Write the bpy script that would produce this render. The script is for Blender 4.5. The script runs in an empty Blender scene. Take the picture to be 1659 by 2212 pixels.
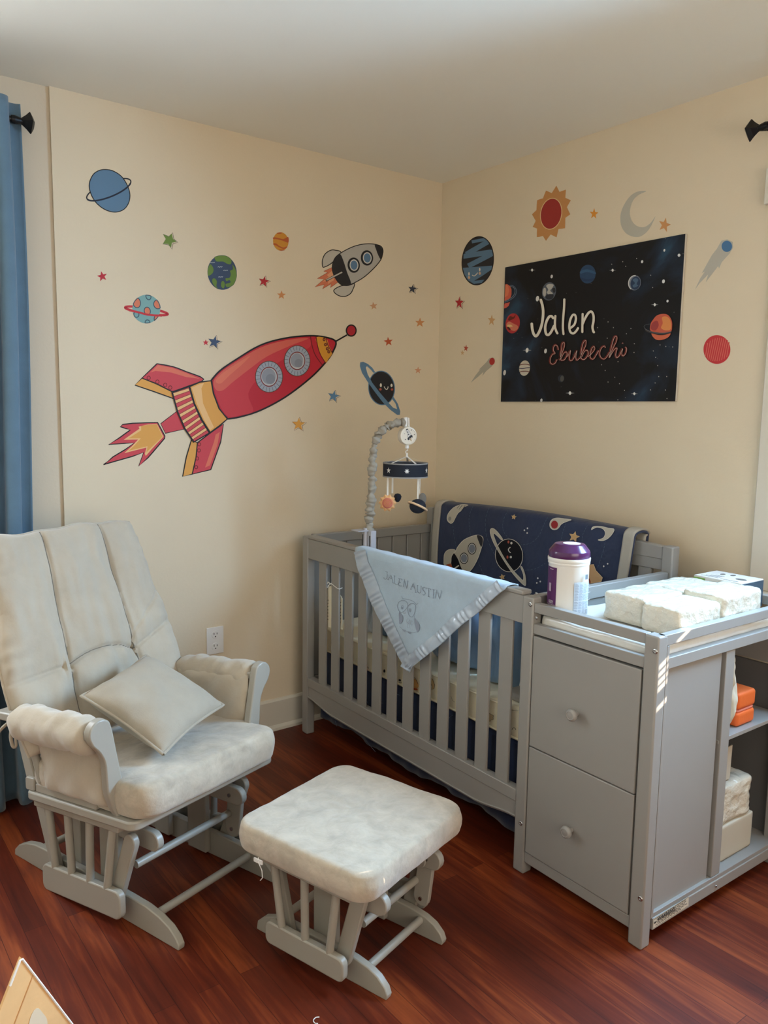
import bpy, bmesh, math, random
from mathutils import Vector, Matrix, noise
random.seed(7)
sc = bpy.context.scene
COL = sc.collection
PI = math.pi
R = math.radians

# ------------------------------------------------------------------ camera
CAMP = Vector((-2.65214, -3.05351, 1.44218))
YAW, PIT, ROL, FPX = 0.92020, -0.12510, 0.01540, 1707.37
IW, IH = 1659.0, 2212.0
FW = Vector((math.cos(YAW)*math.cos(PIT), math.sin(YAW)*math.cos(PIT), math.sin(PIT)))
_r = Vector((math.sin(YAW), -math.cos(YAW), 0)); _u = _r.cross(FW)
RT = _r*math.cos(ROL) + _u*math.sin(ROL)
UP = -_r*math.sin(ROL) + _u*math.cos(ROL)
cam = bpy.data.objects.new('camera', bpy.data.cameras.new('camera'))
COL.objects.link(cam)
cam.data.sensor_fit = 'VERTICAL'; cam.data.sensor_height = 36.0
cam.data.lens = FPX*36.0/IH
cam.data.clip_start = 0.02
M = Matrix((RT, UP, -FW)).transposed().to_4x4(); M.translation = CAMP
cam.matrix_world = M
sc.camera = cam

# ------------------------------------------------------------------ world, lights, exposure
sc.view_settings.view_transform = 'Standard'
try: sc.view_settings.look = 'None'
except Exception: pass
sc.view_settings.gamma = 1.0
sc.view_settings.use_curve_mapping = False
sc.view_settings.exposure = 0.18
w = bpy.data.worlds.new('sky'); sc.world = w; w.use_nodes = True
w.node_tree.nodes['Background'].inputs[0].default_value = (0.55, 0.72, 1.0, 1)
w.node_tree.nodes['Background'].inputs[1].default_value = 1.5

def area(name, loc, rot, sx, sy, power, col, spread=180):
    l = bpy.data.lights.new(name, 'AREA'); l.shape = 'RECTANGLE'; l.size = sx; l.size_y = sy
    l.energy = power; l.color = col
    l.spread = R(spread)
    o = bpy.data.objects.new(name, l); o.location = loc; o.rotation_euler = rot; COL.objects.link(o)
    return o
# daylight through window_1 (right wall), through window_2 (left wall); last, an added warm fill behind the camera
area('window_daylight_right', (0.09, -2.26, 1.52), (0, R(70), 0), 1.15, 0.86, 130, (0.38, 0.66, 1.0), 140)
area('window_daylight_left', (-2.72, 0.09, 1.50), (R(-76), 0, 0), 0.50, 1.35, 30, (0.84, 0.92, 1.0))
area('fill_light_back', (-1.7, -4.10, 1.55), (R(96), 0, 0), 1.9, 1.5, 36, (1.0, 0.86, 0.71))
sun = bpy.data.lights.new('sun', 'SUN'); sun.energy = 34.0; sun.angle = R(0.3); sun.color = (1.0, 0.86, 0.70)
so = bpy.data.objects.new('sun', sun); COL.objects.link(so)
SUND = Vector((0.95, -0.34, 0.47)).normalized()
so.rotation_euler = SUND.to_track_quat('Z', 'Y').to_euler()

# ------------------------------------------------------------------ materials
def lin(c):
    return tuple((x/12.92 if x <= 0.04045 else ((x+0.055)/1.055)**2.4) for x in [v/255.0 for v in c])
MATS = {}
def mat(name, col, rough=0.6, metal=0.0, spec=0.5, noise_amt=0.0, noise_scale=8.0, bump=0.0, bump_scale=200.0, sheen=0.0, coat=0.0, alpha=1.0, trans=0.0):
    """col is given as an sRGB triple (0-255)"""
    if name in MATS: return MATS[name]
    m = bpy.data.materials.new(name); m.use_nodes = True
    nt = m.node_tree; b = nt.nodes['Principled BSDF']
    c = lin(col)
    b.inputs['Base Color'].default_value = (*c, 1)
    b.inputs['Roughness'].default_value = rough
    b.inputs['Metallic'].default_value = metal
    b.inputs['Specular IOR Level'].default_value = spec
    b.inputs['Sheen Weight'].default_value = sheen
    b.inputs['Coat Weight'].default_value = coat
    b.inputs['Alpha'].default_value = alpha
    b.inputs['Transmission Weight'].default_value = trans
    tc = nt.nodes.new('ShaderNodeTexCoord')
    if noise_amt > 0:
        n = nt.nodes.new('ShaderNodeTexNoise'); n.inputs['Scale'].default_value = noise_scale
        n.inputs['Detail'].default_value = 5; n.inputs['Roughness'].default_value = 0.6
        nt.links.new(tc.outputs['Object'], n.inputs['Vector'])
        r = nt.nodes.new('ShaderNodeMapRange')
        r.inputs['From Min'].default_value = 0.3; r.inputs['From Max'].default_value = 0.7
        r.inputs['To Min'].default_value = 1-noise_amt; r.inputs['To Max'].default_value = 1+noise_amt
        nt.links.new(n.outputs['Fac'], r.inputs['Value'])
        mx = nt.nodes.new('ShaderNodeVectorMath'); mx.operation = 'SCALE'
        mx.inputs[0].default_value = c
        nt.links.new(r.outputs['Result'], mx.inputs['Scale'])
        nt.links.new(mx.outputs['Vector'], b.inputs['Base Color'])
    if bump > 0:
        n2 = nt.nodes.new('ShaderNodeTexNoise'); n2.inputs['Scale'].default_value = bump_scale
        n2.inputs['Detail'].default_value = 3
        nt.links.new(tc.outputs['Object'], n2.inputs['Vector'])
        bp = nt.nodes.new('ShaderNodeBump'); bp.inputs['Strength'].default_value = bump
        bp.inputs['Distance'].default_value = 0.002
        nt.links.new(n2.outputs['Fac'], bp.inputs['Height'])
        nt.links.new(bp.outputs['Normal'], b.inputs['Normal'])
    MATS[name] = m
    return m

WALL = mat('wall_paint', (223, 206, 178), 0.75, noise_amt=0.015, noise_scale=3, bump=0.25, bump_scale=90)
WALL2 = mat('wall_darker_tone', (212, 196, 172), 0.8, noise_amt=0.015, noise_scale=3, bump=0.25, bump_scale=90)  # slightly darker, greyer version of wall_paint for the stretch round window_2
CEIL = mat('ceiling_paint', (236, 230, 216), 0.9, bump=0.15, bump_scale=60)
TRIM = mat('white_trim_paint', (214, 206, 190), 0.45, bump=0.1, bump_scale=40)
GREY = mat('grey_wood_paint', (150, 146, 140), 0.38, spec=0.4, noise_amt=0.02, noise_scale=5, bump=0.04, bump_scale=120)
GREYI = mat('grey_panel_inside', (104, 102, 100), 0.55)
GREYC = mat('warm_grey_chair_paint', (160, 154, 142), 0.36, spec=0.4, noise_amt=0.02, noise_scale=5)
SUEDE2 = mat('worn_grey_beige_microsuede', (182, 169, 150), 0.95, spec=0.15, noise_amt=0.17, noise_scale=19, sheen=0.35, bump=0.25, bump_scale=260)
SUEDE = mat('grey_beige_microsuede', (182, 169, 150), 0.95, spec=0.15, noise_amt=0.06, noise_scale=9, sheen=0.35, bump=0.25, bump_scale=260)
PILLOW = mat('taupe_cotton', (168, 156, 138), 0.95, spec=0.15, noise_amt=0.04, noise_scale=20, sheen=0.2, bump=0.3, bump_scale=500)
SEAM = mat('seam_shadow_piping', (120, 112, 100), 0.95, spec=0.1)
STEEL = mat('steel_bolt', (190, 190, 190), 0.25, metal=1.0)
DARK = mat('dark_hole', (15, 14, 13), 0.8)
BLACK = mat('black_metal', (22, 22, 24), 0.4, metal=0.5)
CURT = mat('blue_curtain_fabric', (92, 118, 136), 0.85, noise_amt=0.08, noise_scale=14, sheen=0.3, bump=0.2, bump_scale=400)
WHITEP = mat('white_plastic', (232, 230, 226), 0.35)

def floor_material():
    m = bpy.data.materials.new('red_mahogany_strip_floor'); m.use_nodes = True
    nt = m.node_tree; b = nt.nodes['Principled BSDF']; L = nt.links.new
    tc = nt.nodes.new('ShaderNodeTexCoord')
    mp = nt.nodes.new('ShaderNodeMapping'); mp.inputs['Rotation'].default_value = (0, 0, R(90))
    L(tc.outputs['Object'], mp.inputs['Vector'])
    br = nt.nodes.new('ShaderNodeTexBrick')
    br.inputs['Scale'].default_value = 1.0
    br.inputs['Brick Width'].default_value = 1.35; br.inputs['Row Height'].default_value = 0.058
    br.inputs['Mortar Size'].default_value = 0.0009; br.inputs['Mortar Smooth'].default_value = 0.3
    br.offset = 0.37
    br.inputs['Color1'].default_value = (0, 0, 0, 1); br.inputs['Color2'].default_value = (1, 1, 1, 1)
    br.inputs['Mortar'].default_value = (0.0, 0.0, 0.0, 1)
    L(mp.outputs['Vector'], br.inputs['Vector'])
    # long grain
    mp2 = nt.nodes.new('ShaderNodeMapping'); mp2.inputs['Scale'].default_value = (62, 4.5, 1)
    L(tc.outputs['Object'], mp2.inputs['Vector'])
    g = nt.nodes.new('ShaderNodeTexNoise'); g.inputs['Scale'].default_value = 1.0; g.inputs['Detail'].default_value = 6
    g.inputs['Distortion'].default_value = 0.6
    L(mp2.outputs['Vector'], g.inputs['Vector'])
    mp3 = nt.nodes.new('ShaderNodeMapping'); mp3.inputs['Scale'].default_value = (9, 1.1, 1)
    L(tc.outputs['Object'], mp3.inputs['Vector'])
    g2 = nt.nodes.new('ShaderNodeTexNoise'); g2.inputs['Scale'].default_value = 1.0; g2.inputs['Detail'].default_value = 3
    L(mp3.outputs['Vector'], g2.inputs['Vector'])
    a = nt.nodes.new('ShaderNodeMath'); a.operation = 'MULTIPLY_ADD'; a.inputs[1].default_value = 0.13
    L(br.outputs['Color'], a.inputs[0])
    s1 = nt.nodes.new('ShaderNodeMath'); s1.operation = 'MULTIPLY'; s1.inputs[1].default_value = 0.42
    L(g.outputs['Fac'], s1.inputs[0]); L(s1.outputs[0], a.inputs[2])
    a2 = nt.nodes.new('ShaderNodeMath'); a2.operation = 'MULTIPLY_ADD'; a2.inputs[1].default_value = 0.62
    L(g2.outputs['Fac'], a2.inputs[0]); L(a.outputs[0], a2.inputs[2])
    cr = nt.nodes.new('ShaderNodeValToRGB'); e = cr.color_ramp.elements
    e[0].position = 0.34; e[0].color = (*lin((58, 18, 8)), 1)
    e[1].position = 0.84; e[1].color = (*lin((156, 76, 36)), 1)
    k = e.new(0.58); k.color = (*lin((98, 36, 17)), 1)
    L(a2.outputs[0], cr.inputs['Fac'])
    mx = nt.nodes.new('ShaderNodeMix'); mx.data_type = 'RGBA'
    mx.inputs[7].default_value = (*lin((34, 10, 6)), 1)
    fm = nt.nodes.new('ShaderNodeMath'); fm.operation = 'MULTIPLY'; fm.inputs[1].default_value = 0.6
    L(br.outputs['Fac'], fm.inputs[0]); L(fm.outputs[0], mx.inputs[0])
    L(cr.outputs['Color'], mx.inputs[6]); L(mx.outputs[2], b.inputs['Base Color'])
    b.inputs['Roughness'].default_value = 0.42; b.inputs['Specular IOR Level'].default_value = 0.30
    bp = nt.nodes.new('ShaderNodeBump'); bp.inputs['Strength'].default_value = 0.25; bp.inputs['Distance'].default_value = 0.001
    L(g.outputs['Fac'], bp.inputs['Height']); L(bp.outputs['Normal'], b.inputs['Normal'])
    return m
FLOOR = floor_material()

for _m, _sc, _d, _st in ((SUEDE2, 22, 0.02, 0.24), (SUEDE, 13, 0.018, 0.34)):
    _nt = _m.node_tree; _b = [n for n in _nt.nodes if n.type == 'BUMP'][0]
    _b.inputs['Strength'].default_value = _st; _b.inputs['Distance'].default_value = _d
    for _n in _nt.nodes:
        if _n.type == 'TEX_NOISE':
            if _n.inputs['Scale'].default_value > 100: _n.inputs['Scale'].default_value = _sc; _n.inputs['Detail'].default_value = 5
            else: _n.inputs['Distortion'].default_value = 0.5

# ------------------------------------------------------------------ object helpers
def tag(o, label=None, cat=None, group=None, kind=None):
    if label: o['label'] = label
    if cat: o['category'] = cat
    if group: o['group'] = group
    if kind: o['kind'] = kind
    return o
def thing(name, label, cat, loc, rotz=0.0, group=None):
    o = bpy.data.objects.new(name, None); COL.objects.link(o)
    o.empty_display_size = 0.1
    o.location = loc; o.rotation_euler = (0, 0, rotz)
    return tag(o, label, cat, group)
def link(name, me, parent=None, mats=(), smooth=True, ang=35, bevel=0.0, seg=2, label=None):
    o = bpy.data.objects.new(name, me); COL.objects.link(o)
    for m in mats: me.materials.append(m)
    if smooth:
        me.shade_smooth() if hasattr(me, 'shade_smooth') else None
        try: me.set_sharp_from_angle(angle=R(ang))
        except Exception: pass
    if parent is not None: o.parent = parent
    if bevel > 0:
        md = o.modifiers.new('bevel', 'BEVEL'); md.width = bevel; md.segments = seg; md.limit_method = 'ANGLE'; md.angle_limit = R(40)
        md.harden_normals = False
    if label: o['label'] = label
    return o
class MB:
    """collects shapes in one bmesh"""
    def __init__(s): s.bm = bmesh.new(); s.mi = 0
    def face(s, vs):
        try:
            f = s.bm.faces.new(vs); f.material_index = s.mi; return f
        except ValueError: return None
    def hexa(s, p):     # 8 points: bottom ring 0-3, top ring 4-7
        v = [s.bm.verts.new(q) for q in p]
        for ids in ((3,2,1,0),(4,5,6,7),(0,1,5,4),(1,2,6,5),(2,3,7,6),(3,0,4,7)): s.face([v[i] for i in ids])
        return s
    def box(s, a, b, f=None):
        x0,y0,z0 = a; x1,y1,z1 = b
        p = [(x0,y0,z0),(x1,y0,z0),(x1,y1,z0),(x0,y1,z0),(x0,y0,z1),(x1,y0,z1),(x1,y1,z1),(x0,y1,z1)]
        if f: p = [f(*q) for q in p]
        return s.hexa(p)
    def prism(s, pts, fa, fb):      # pts 2D outline; fa, fb map 2D -> 3D on two sides
        a = [s.bm.verts.new(fa(*q)) for q in pts]; b = [s.bm.verts.new(fb(*q)) for q in pts]
        n = len(pts)
        s.face(list(reversed(a))); s.face(b)
        for i in range(n): s.face([a[i], a[(i+1)%n], b[(i+1)%n], b[i]])
        return s
    def tube(s, path, rad, n=10, cap=True):
        path = [Vector(q) for q in path]
        rings = []
        t0 = (path[1]-path[0]).normalized()
        ref = Vector((0,0,1)) if abs(t0.z) < 0.9 else Vector((1,0,0))
        nx = t0.cross(ref).normalized()
        for i, q in enumerate(path):
            t = (path[min(i+1,len(path)-1)]-path[max(i-1,0)])
            if t.length < 1e-9: t = t0
            t.normalize()
            nx = (nx - t*nx.dot(t)).normalized(); ny = t.cross(nx)
            r = rad[i] if isinstance(rad, (list,tuple)) else rad
            rings.append([s.bm.verts.new(q + nx*r*math.cos(2*PI*k/n) + ny*r*math.sin(2*PI*k/n)) for k in range(n)])
        for a, b in zip(rings, rings[1:]):
            for k in range(n): s.face([a[k], a[(k+1)%n], b[(k+1)%n], b[k]])
        if cap: s.face(list(reversed(rings[0]))); s.face(rings[-1])
        return s
    def lathe(s, prof, c=(0,0,0), n=32, axis='z'):
        rings = []
        for r, h in prof:
            ring = []
            for k in range(n):
                a = 2*PI*k/n; x, y = r*math.cos(a), r*math.sin(a)
                q = (x, y, h) if axis == 'z' else ((h, x, y) if axis == 'x' else (x, -h, y))
                ring.append(s.bm.verts.new((c[0]+q[0], c[1]+q[1], c[2]+q[2])))
            rings.append(ring)
        for a, b in zip(rings, rings[1:]):
            for k in range(n): s.face([a[k], a[(k+1)%n], b[(k+1)%n], b[k]])
        s.face(list(reversed(rings[0]))); s.face(rings[-1])
        return s
    def grid(s, fn, nu, nv, flip=False):
        g = [[s.bm.verts.new(fn(i/nu, j/nv)) for j in range(nv+1)] for i in range(nu+1)]
        for i in range(nu):
            for j in range(nv):
                q = [g[i][j], g[i+1][j], g[i+1][j+1], g[i][j+1]]
                s.face(q[::-1] if flip else q)
        return g
    def mesh(s, name, xf=None, recalc=True):
        if xf: bmesh.ops.transform(s.bm, matrix=xf, verts=s.bm.verts)
        if recalc: bmesh.ops.recalc_face_normals(s.bm, faces=s.bm.faces)
        me = bpy.data.meshes.new(name); s.bm.to_mesh(me); s.bm.free(); return me
    def obj(s, name, mats, parent=None, bevel=0.0, seg=2, smooth=True, ang=35, label=None, xf=None, recalc=True):
        if not isinstance(mats, (list,tuple)): mats = [mats]
        return link(name, s.mesh(name, xf, recalc), parent, mats, smooth, ang, bevel, seg, label)
def solo(o, label, cat, group=None):
    """top-level one-mesh thing: put its origin at its base centre"""
    me = o.data
    xs = [v.co.x for v in me.vertices]; ys = [v.co.y for v in me.vertices]; zs = [v.co.z for v in me.vertices]
    c = Vector(((min(xs)+max(xs))/2, (min(ys)+max(ys))/2, min(zs)))
    for v in me.vertices: v.co -= c
    o.location = c
    return tag(o, label, cat, group)
def struct(o): o['kind'] = 'structure'; return o

def smooth_pts(pts, n=5, closed=True):
    out = []; N = len(pts)
    rng = range(N) if closed else range(N-1)
    for i in rng:
        if closed: p0,p1,p2,p3 = pts[(i-1)%N], pts[i], pts[(i+1)%N], pts[(i+2)%N]
        else: p0,p1,p2,p3 = pts[max(i-1,0)], pts[i], pts[i+1], pts[min(i+2,N-1)]
        for k in range(n):
            t = k/n
            out.append(tuple(0.5*((2*p1[d])+(-p0[d]+p2[d])*t+(2*p0[d]-5*p1[d]+4*p2[d]-p3[d])*t*t+(-p0[d]+3*p1[d]-3*p2[d]+p3[d])*t**3) for d in range(len(p1))))
    if not closed: out.append(tuple(pts[-1]))
    return out
def ell(cx, cy, rx, ry, ang=0, n=28, a0=0, a1=360):
    ca, sa = math.cos(R(ang)), math.sin(R(ang)); full = abs(a1-a0) >= 360
    m = n if full else n+1
    return [(cx+rx*math.cos(R(a0+(a1-a0)*k/n))*ca - ry*math.sin(R(a0+(a1-a0)*k/n))*sa,
             cy+rx*math.cos(R(a0+(a1-a0)*k/n))*sa + ry*math.sin(R(a0+(a1-a0)*k/n))*ca) for k in range(m)]
def starp(cx, cy, r, rot=0, sx=1.0, n=5, inner=0.42):
    return [(cx+sx*(r if k%2==0 else r*inner)*math.sin(R(rot)+PI*k/n), cy-(r if k%2==0 else r*inner)*math.cos(R(rot)+PI*k/n)) for k in range(2*n)]
def ray_plane(px, py, pt, nrm):
    d = FW + RT*((px-IW/2)/FPX) - UP*((py-IH/2)/FPX)
    return CAMP + d*((pt-CAMP).dot(nrm)/d.dot(nrm))
class Sheet:
    """flat artwork: coloured shapes stacked on a surface; `to3d(x, y, lift)` maps artwork coordinates to space"""
    def __init__(s, to3d, zoom=(0,0,1.0), base=0.0006, step=0.00005):
        s.to3d = to3d; s.zoom = zoom; s.mb = MB(); s.mats = []; s.k = 0; s.base = base; s.step = step
    def col(s, c):
        key = 'ink_%02x%02x%02x' % tuple(int(v) for v in c)
        m = mat(key, c, 0.55, spec=0.3)
        if m not in s.mats: s.mats.append(m)
        s.mb.mi = s.mats.index(m)
    def P(s, q, lift): return s.to3d(s.zoom[0]+q[0]/s.zoom[2], s.zoom[1]+q[1]/s.zoom[2], lift)
    def fill(s, pts, c):
        s.col(c); L = s.base+s.k*s.step; s.k += 1
        vs = [s.mb.bm.verts.new(s.P(q, L)) for q in pts]
        f = s.mb.face(vs)
        if f:
            f.normal_update(); bmesh.ops.triangulate(s.mb.bm, faces=[f])
        return s
    def line(s, pts, wd, c, closed=False, taper=False, lift=None):
        s.col(c)
        if lift is None: L = s.base+s.k*s.step; s.k += 1
        else: L = lift
        n = len(pts); A = []; B = []
        for i, q in enumerate(pts):
            a = pts[(i-1)%n] if closed or i > 0 else q
            b = pts[(i+1)%n] if closed or i < n-1 else q
            dx, dy = b[0]-a[0], b[1]-a[1]; l = math.hypot(dx, dy) or 1
            h = wd/2
            if taper: h *= 0.35+0.65*math.sin(PI*min(max(i/(n-1),0.03),0.97))
            nx, ny = -dy/l*h, dx/l*h
            A.append(s.mb.bm.verts.new(s.P((q[0]+nx, q[1]+ny), L))); B.append(s.mb.bm.verts.new(s.P((q[0]-nx, q[1]-ny), L)))
        for i in range(n if closed else n-1):
            j = (i+1)%n; s.mb.face([A[i], A[j], B[j], B[i]])
        return s
    def both(s, pts, c, wd, oc=(28,26,26)):
        s.fill(pts, c); s.line(pts, wd, oc, closed=True); return s
    def done(s, name, label=None, cat=None, group=None, parent=None):
        o = s.mb.obj(name, s.mats, parent, smooth=False, recalc=False)
        if parent is None: solo(o, label, cat, group)
        elif label: o['label'] = label
        return o
def wallL(x, y, lift): return ray_plane(x, y, Vector((0, -lift, 0)), Vector((0, 1, 0)))
def wallR(x, y, lift): return ray_plane(x, y, Vector((-lift, 0, 0)), Vector((1, 0, 0)))

# ------------------------------------------------------------------ room
H = 2.5584; XL = -3.55; YB = -4.0
YJ = -1.829
def wall_with_hole(name, u0, u1, z0, z1, h, axis, pos, thick, m):
    mb = MB(); a, b, c, d = h   # hole u a..b, z c..d
    for (p0, p1, q0, q1) in ((u0,a,z0,z1),(b,u1,z0,z1),(a,b,z0,c),(a,b,d,z1)):
        if p1-p0 < 1e-4 or q1-q0 < 1e-4: continue
        if axis == 'y': mb.box((p0, pos, q0), (p1, pos+thick, q1))
        else: mb.box((pos, p0, q0), (pos+thick, p1, q1))
    bmesh.ops.remove_doubles(mb.bm, verts=mb.bm.verts, dist=1e-5)
    return struct(mb.obj(name, m, smooth=False))
mb = MB().box((XL-0.12, YB-0.12, -0.1), (0.12, 0.12, 0)); struct(mb.obj('floor', FLOOR, smooth=False))
mb = MB().box((XL-0.12, YB-0.12, H), (0.12, 0.12, H+0.1)); struct(mb.obj('ceiling', CEIL, smooth=False))
# left wall in the photo: the papered part, then the slightly darker stretch round the curtained window, set back a little
mb = MB().box((YJ, 0, 0), (0.12, 0.12, H)); struct(mb.obj('wall_left', WALL, smooth=False))
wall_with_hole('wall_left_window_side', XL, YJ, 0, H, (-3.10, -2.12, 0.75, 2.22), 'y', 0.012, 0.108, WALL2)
wall_with_hole('wall_right', YB, 0.0, 0, H, (-2.72, -1.80, 0.88, 2.13), 'x', 0.0, 0.12, WALL)
mb = MB().box((XL-0.12, YB, 0), (XL, 0.12, H)); struct(mb.obj('wall_far_left', WALL, smooth=False))
wall_with_hole('wall_back', XL, 0.12, 0, H, (-2.7, -0.7, 0.75, 2.3), 'y', YB-0.12, 0.12, WALL)

def baseboard(name, axis, a, b):
    mb = MB()
    prof = [(0,0),(0.030,0),(0.028,0.012),(0.018,0.020),(0.014,0.022),(0.014,0.132),(0.008,0.140),(0,0.142)]
    if axis == 'x': mb.prism(prof, lambda d,z: (a,-d,z), lambda d,z: (b,-d,z))
    else: mb.prism(prof, lambda d,z: (-d,a,z), lambda d,z: (-d,b,z))
    return struct(mb.obj(name, TRIM, smooth=True, ang=30))
baseboard('baseboard_left', 'x', -1.80, 0.0)
baseboard('baseboard_right', 'y', -4.0, -0.03)

def window(name, axis, a, b, z0, z1, pos, sgn):
    """casing, sill, sash bars and glass round an opening; pos = wall plane, sgn = direction into the room"""
    root = thing(name, None, None, (0,0,0)); struct(root)
    def bx(mb, u0, d0, zz0, u1, d1, zz1):
        if axis == 'y': mb.box((pos+sgn*min(d0,d1), u0, zz0), (pos+sgn*max(d0,d1), u1, zz1))
        else: mb.box((u0, pos+sgn*min(d0,d1), zz0), (u1, pos+sgn*max(d0,d1), zz1))
    mb = MB(); cw_ = 0.115
    bx(mb, a-cw_, 0, z0-0.02, a, 0.022, z1+0.01); bx(mb, b, 0, z0-0.02, b+cw_, 0.022, z1+0.01)
    bx(mb, a-cw_-0.04, 0, z1+0.01, b+cw_+0.04, 0.032, z1+0.125)
    bx(mb, a-cw_-0.03, 0, z0-0.05, b+cw_+0.03, 0.065, z0-0.02)
    mb.obj('casing', TRIM, root, bevel=0.003)
    mb = MB(); zm = (z0+z1)/2
    for (u0, u1, q0, q1) in ((a,a+0.04,z0,z1),(b-0.04,b,z0,z1),(a,b,z0-0.02,z0+0.05),(a,b,z1-0.05,z1),(a,b,zm-0.02,zm+0.02)):
        bx(mb, u0, -0.05, q0, u1, -0.03, q1)
    mb.obj('sash', TRIM, root, bevel=0.002)
    return root
w1 = window('window_1', 'y', -2.72, -1.80, 0.88, 2.13, 0.0, -1)
window('window_2', 'x', -3.10, -2.12, 0.75, 2.22, 0.012, -1)
# unseen shade on window_1, its slits shaped to throw sun patches on the changing table
def sun_slit_shade():
    slots = []
    for (xa, xb, za, zb) in ((-0.876,-0.832,0.735,0.751),(-0.876,-0.832,0.755,0.771),(-0.876,-0.832,0.776,0.791),(-0.876,-0.832,0.796,0.812),(-0.876,-0.800,0.690,0.706),(-0.800,-0.706,0.866,0.880)):
        X0 = 0.106; k = lambda x: (X0-x)/0.95
        xm = (xa+xb)/2
        slots.append((-1.908-0.34*k(xa), -1.908-0.34*k(xb), za+0.47*k(xm), zb+0.47*k(xm)))
    ys = sorted({-2.74, -1.78}|{v for q in slots for v in q[:2]}); zs = sorted({0.86, 2.15}|{v for q in slots for v in q[2:]})
    mb = MB()
    for z0, z1 in zip(zs, zs[1:]):
        run = None
        for y0, y1 in zip(ys, ys[1:]):
            hole = any(q[0]-1e-6 <= y0 and y1 <= q[1]+1e-6 and q[2]-1e-6 <= z0 and z1 <= q[3]+1e-6 for q in slots)
            if not hole: mb.box((0.104, y0, z0), (0.108, y1, z1))
    return mb.obj('sun_slit_shade', TRIM, w1, smooth=False)
sun_slit_shade()
mb = MB().box((-2.75, YB-0.135, 0.70), (-0.65, YB-0.13, 2.35)); struct(mb.obj('sun_blocker_back', TRIM, smooth=False))  # unseen panel added outside the back opening to keep the sun out

# outlet
def outlet():
    t = thing('wall_outlet', 'white electrical outlet cover on the wall behind the rocking chair arm', 'outlet', (-1.229, 0, 0.404))
    mb = MB().box((-0.039, -0.006, 0), (0.039, 0, 0.118)); mb.obj('cover_plate', WHITEP, t, bevel=0.002)
    for z in (0.085, 0.033):
        mb = MB().lathe([(0.0,0.006),(0.0165,0.006),(0.0165,0.0085),(0.0,0.0085)], (0, 0, z), 20, 'y')
        r = mb.obj('receptacle', WHITEP, t)
        mb = MB()
        mb.box((-0.008,-0.0095,z+0.001),(-0.0058,-0.0083,z+0.010)); mb.box((0.0058,-0.0095,z+0.001),(0.008,-0.0083,z+0.009)); mb.box((-0.002,-0.0095,z-0.010),(0.002,-0.0083,z-0.005))
        mb.obj('slot', DARK, r, smooth=False)
outlet()

# ------------------------------------------------------------------ crib with changing table
FX, FY, TH = -0.85498, -0.10179, -0.01413
cT, sT = math.cos(TH), math.sin(TH)
def cw(u, v, z): return Vector((FX + v*cT + u*sT, FY - u*cT + v*sT, z))
def cbox(mb, u0, v0, z0, u1, v1, z1): return mb.box((v0, -u1, z0), (v1, -u0, z1))
LT, LJ, PW, DB, DE = 1.806, 1.368, 0.044, 0.705, 0.750
crib = thing('crib_with_changing_table', 'grey wooden baby crib with attached two-drawer changing table in the room corner', 'crib', (FX, FY, 0), TH)
def cpart(name, boxes, m=GREY, parent=None, bevel=0.003, label=None):
    mb = MB()
    for b in boxes: cbox(mb, *b)
    return mb.obj(name, m, parent or crib, bevel=bevel, label=label)
# posts
for (u0, v0, h) in ((0, 0, 0.900), (LJ-PW, 0, 0.892), (LT-PW, 0, 0.877)):
    cpart('post', [(u0, v0, 0, u0+PW, v0+0.040, h)], bevel=0.005)
for (u0, h) in ((0, 0.985), (LJ-PW, 0.985), (LT-PW, 0.877)):
    cpart('post', [(u0, DB, 0, u0+PW, DE, h)], bevel=0.005)
# front top rail with its cap strip
cpart('front_rail', [(PW, 0.004, 0.804, LJ-PW, 0.036, 0.892)], bevel=0.002)
cpart('rail_cap', [(PW, -0.001, 0.8925, LJ-PW, 0.041, 0.907)], bevel=0.004)
# lower front rail with a gently curved skirt
mb = MB(); n = 40; top = []; bot = []
for i in range(n+1):
    t = i/n; u = PW + (LJ-2*PW)*t
    e = min(1, min(t, 1-t)/0.16); e = e*e*(3-2*e)
    bot.append((u, 0.168 - 0.024*e)); 
pts = [(PW, 0.262)] + bot + [(LJ-PW, 0.262)]
mb.prism(pts, lambda u,z: (0.006,-u,z), lambda u,z: (0.034,-u,z))
mb.obj('lower_front_rail', GREY, crib, bevel=0.002)
mb = MB(); bead = []
for i in range(n+1):
    t = i/n; u = PW + (LJ-2*PW)*t; e = min(1, min(t, 1-t)/0.16); e = e*e*(3-2*e)
    bead.append((0.0045, -u, 0.168-0.024*e+0.008))
mb.tube(bead, 0.0028, 6)
mb.obj('rail_moulding', GREY, crib)
cpart('rail_groove_strip', [(PW, 0.003, 0.224, LJ-PW, 0.0365, 0.2635)], bevel=0.002)
# slats
for i in range(12):
    u0 = 0.120 + i*0.0999
    cpart('slat', [(u0, 0.012, 0.262, u0+0.056, 0.0225, 0.806)], bevel=0.0025)
# left end: rails and boards
cpart('end_rail', [(0.006, 0.040, 0.864, 0.036, DB, 0.905)])
cpart('end_rail', [(0.006, 0.040, 0.20, 0.036, DB, 0.262)])
mb = MB(); v = 0.046
while v < DB-0.03:
    cbox(mb, 0.014, v, 0.262, 0.028, min(v+0.082, DB), 0.864); v += 0.0865
mb.obj('end_panel', GREY, crib, bevel=0.003)
# shared end between crib and changing table
cpart('end_rail', [(LJ-0.040, 0.040, 0.850, LJ-0.012, DB, 0.893)])
cpart('end_panel', [(LJ-0.034, 0.040, 0.05, LJ-0.018, DB, 0.850)])
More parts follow.
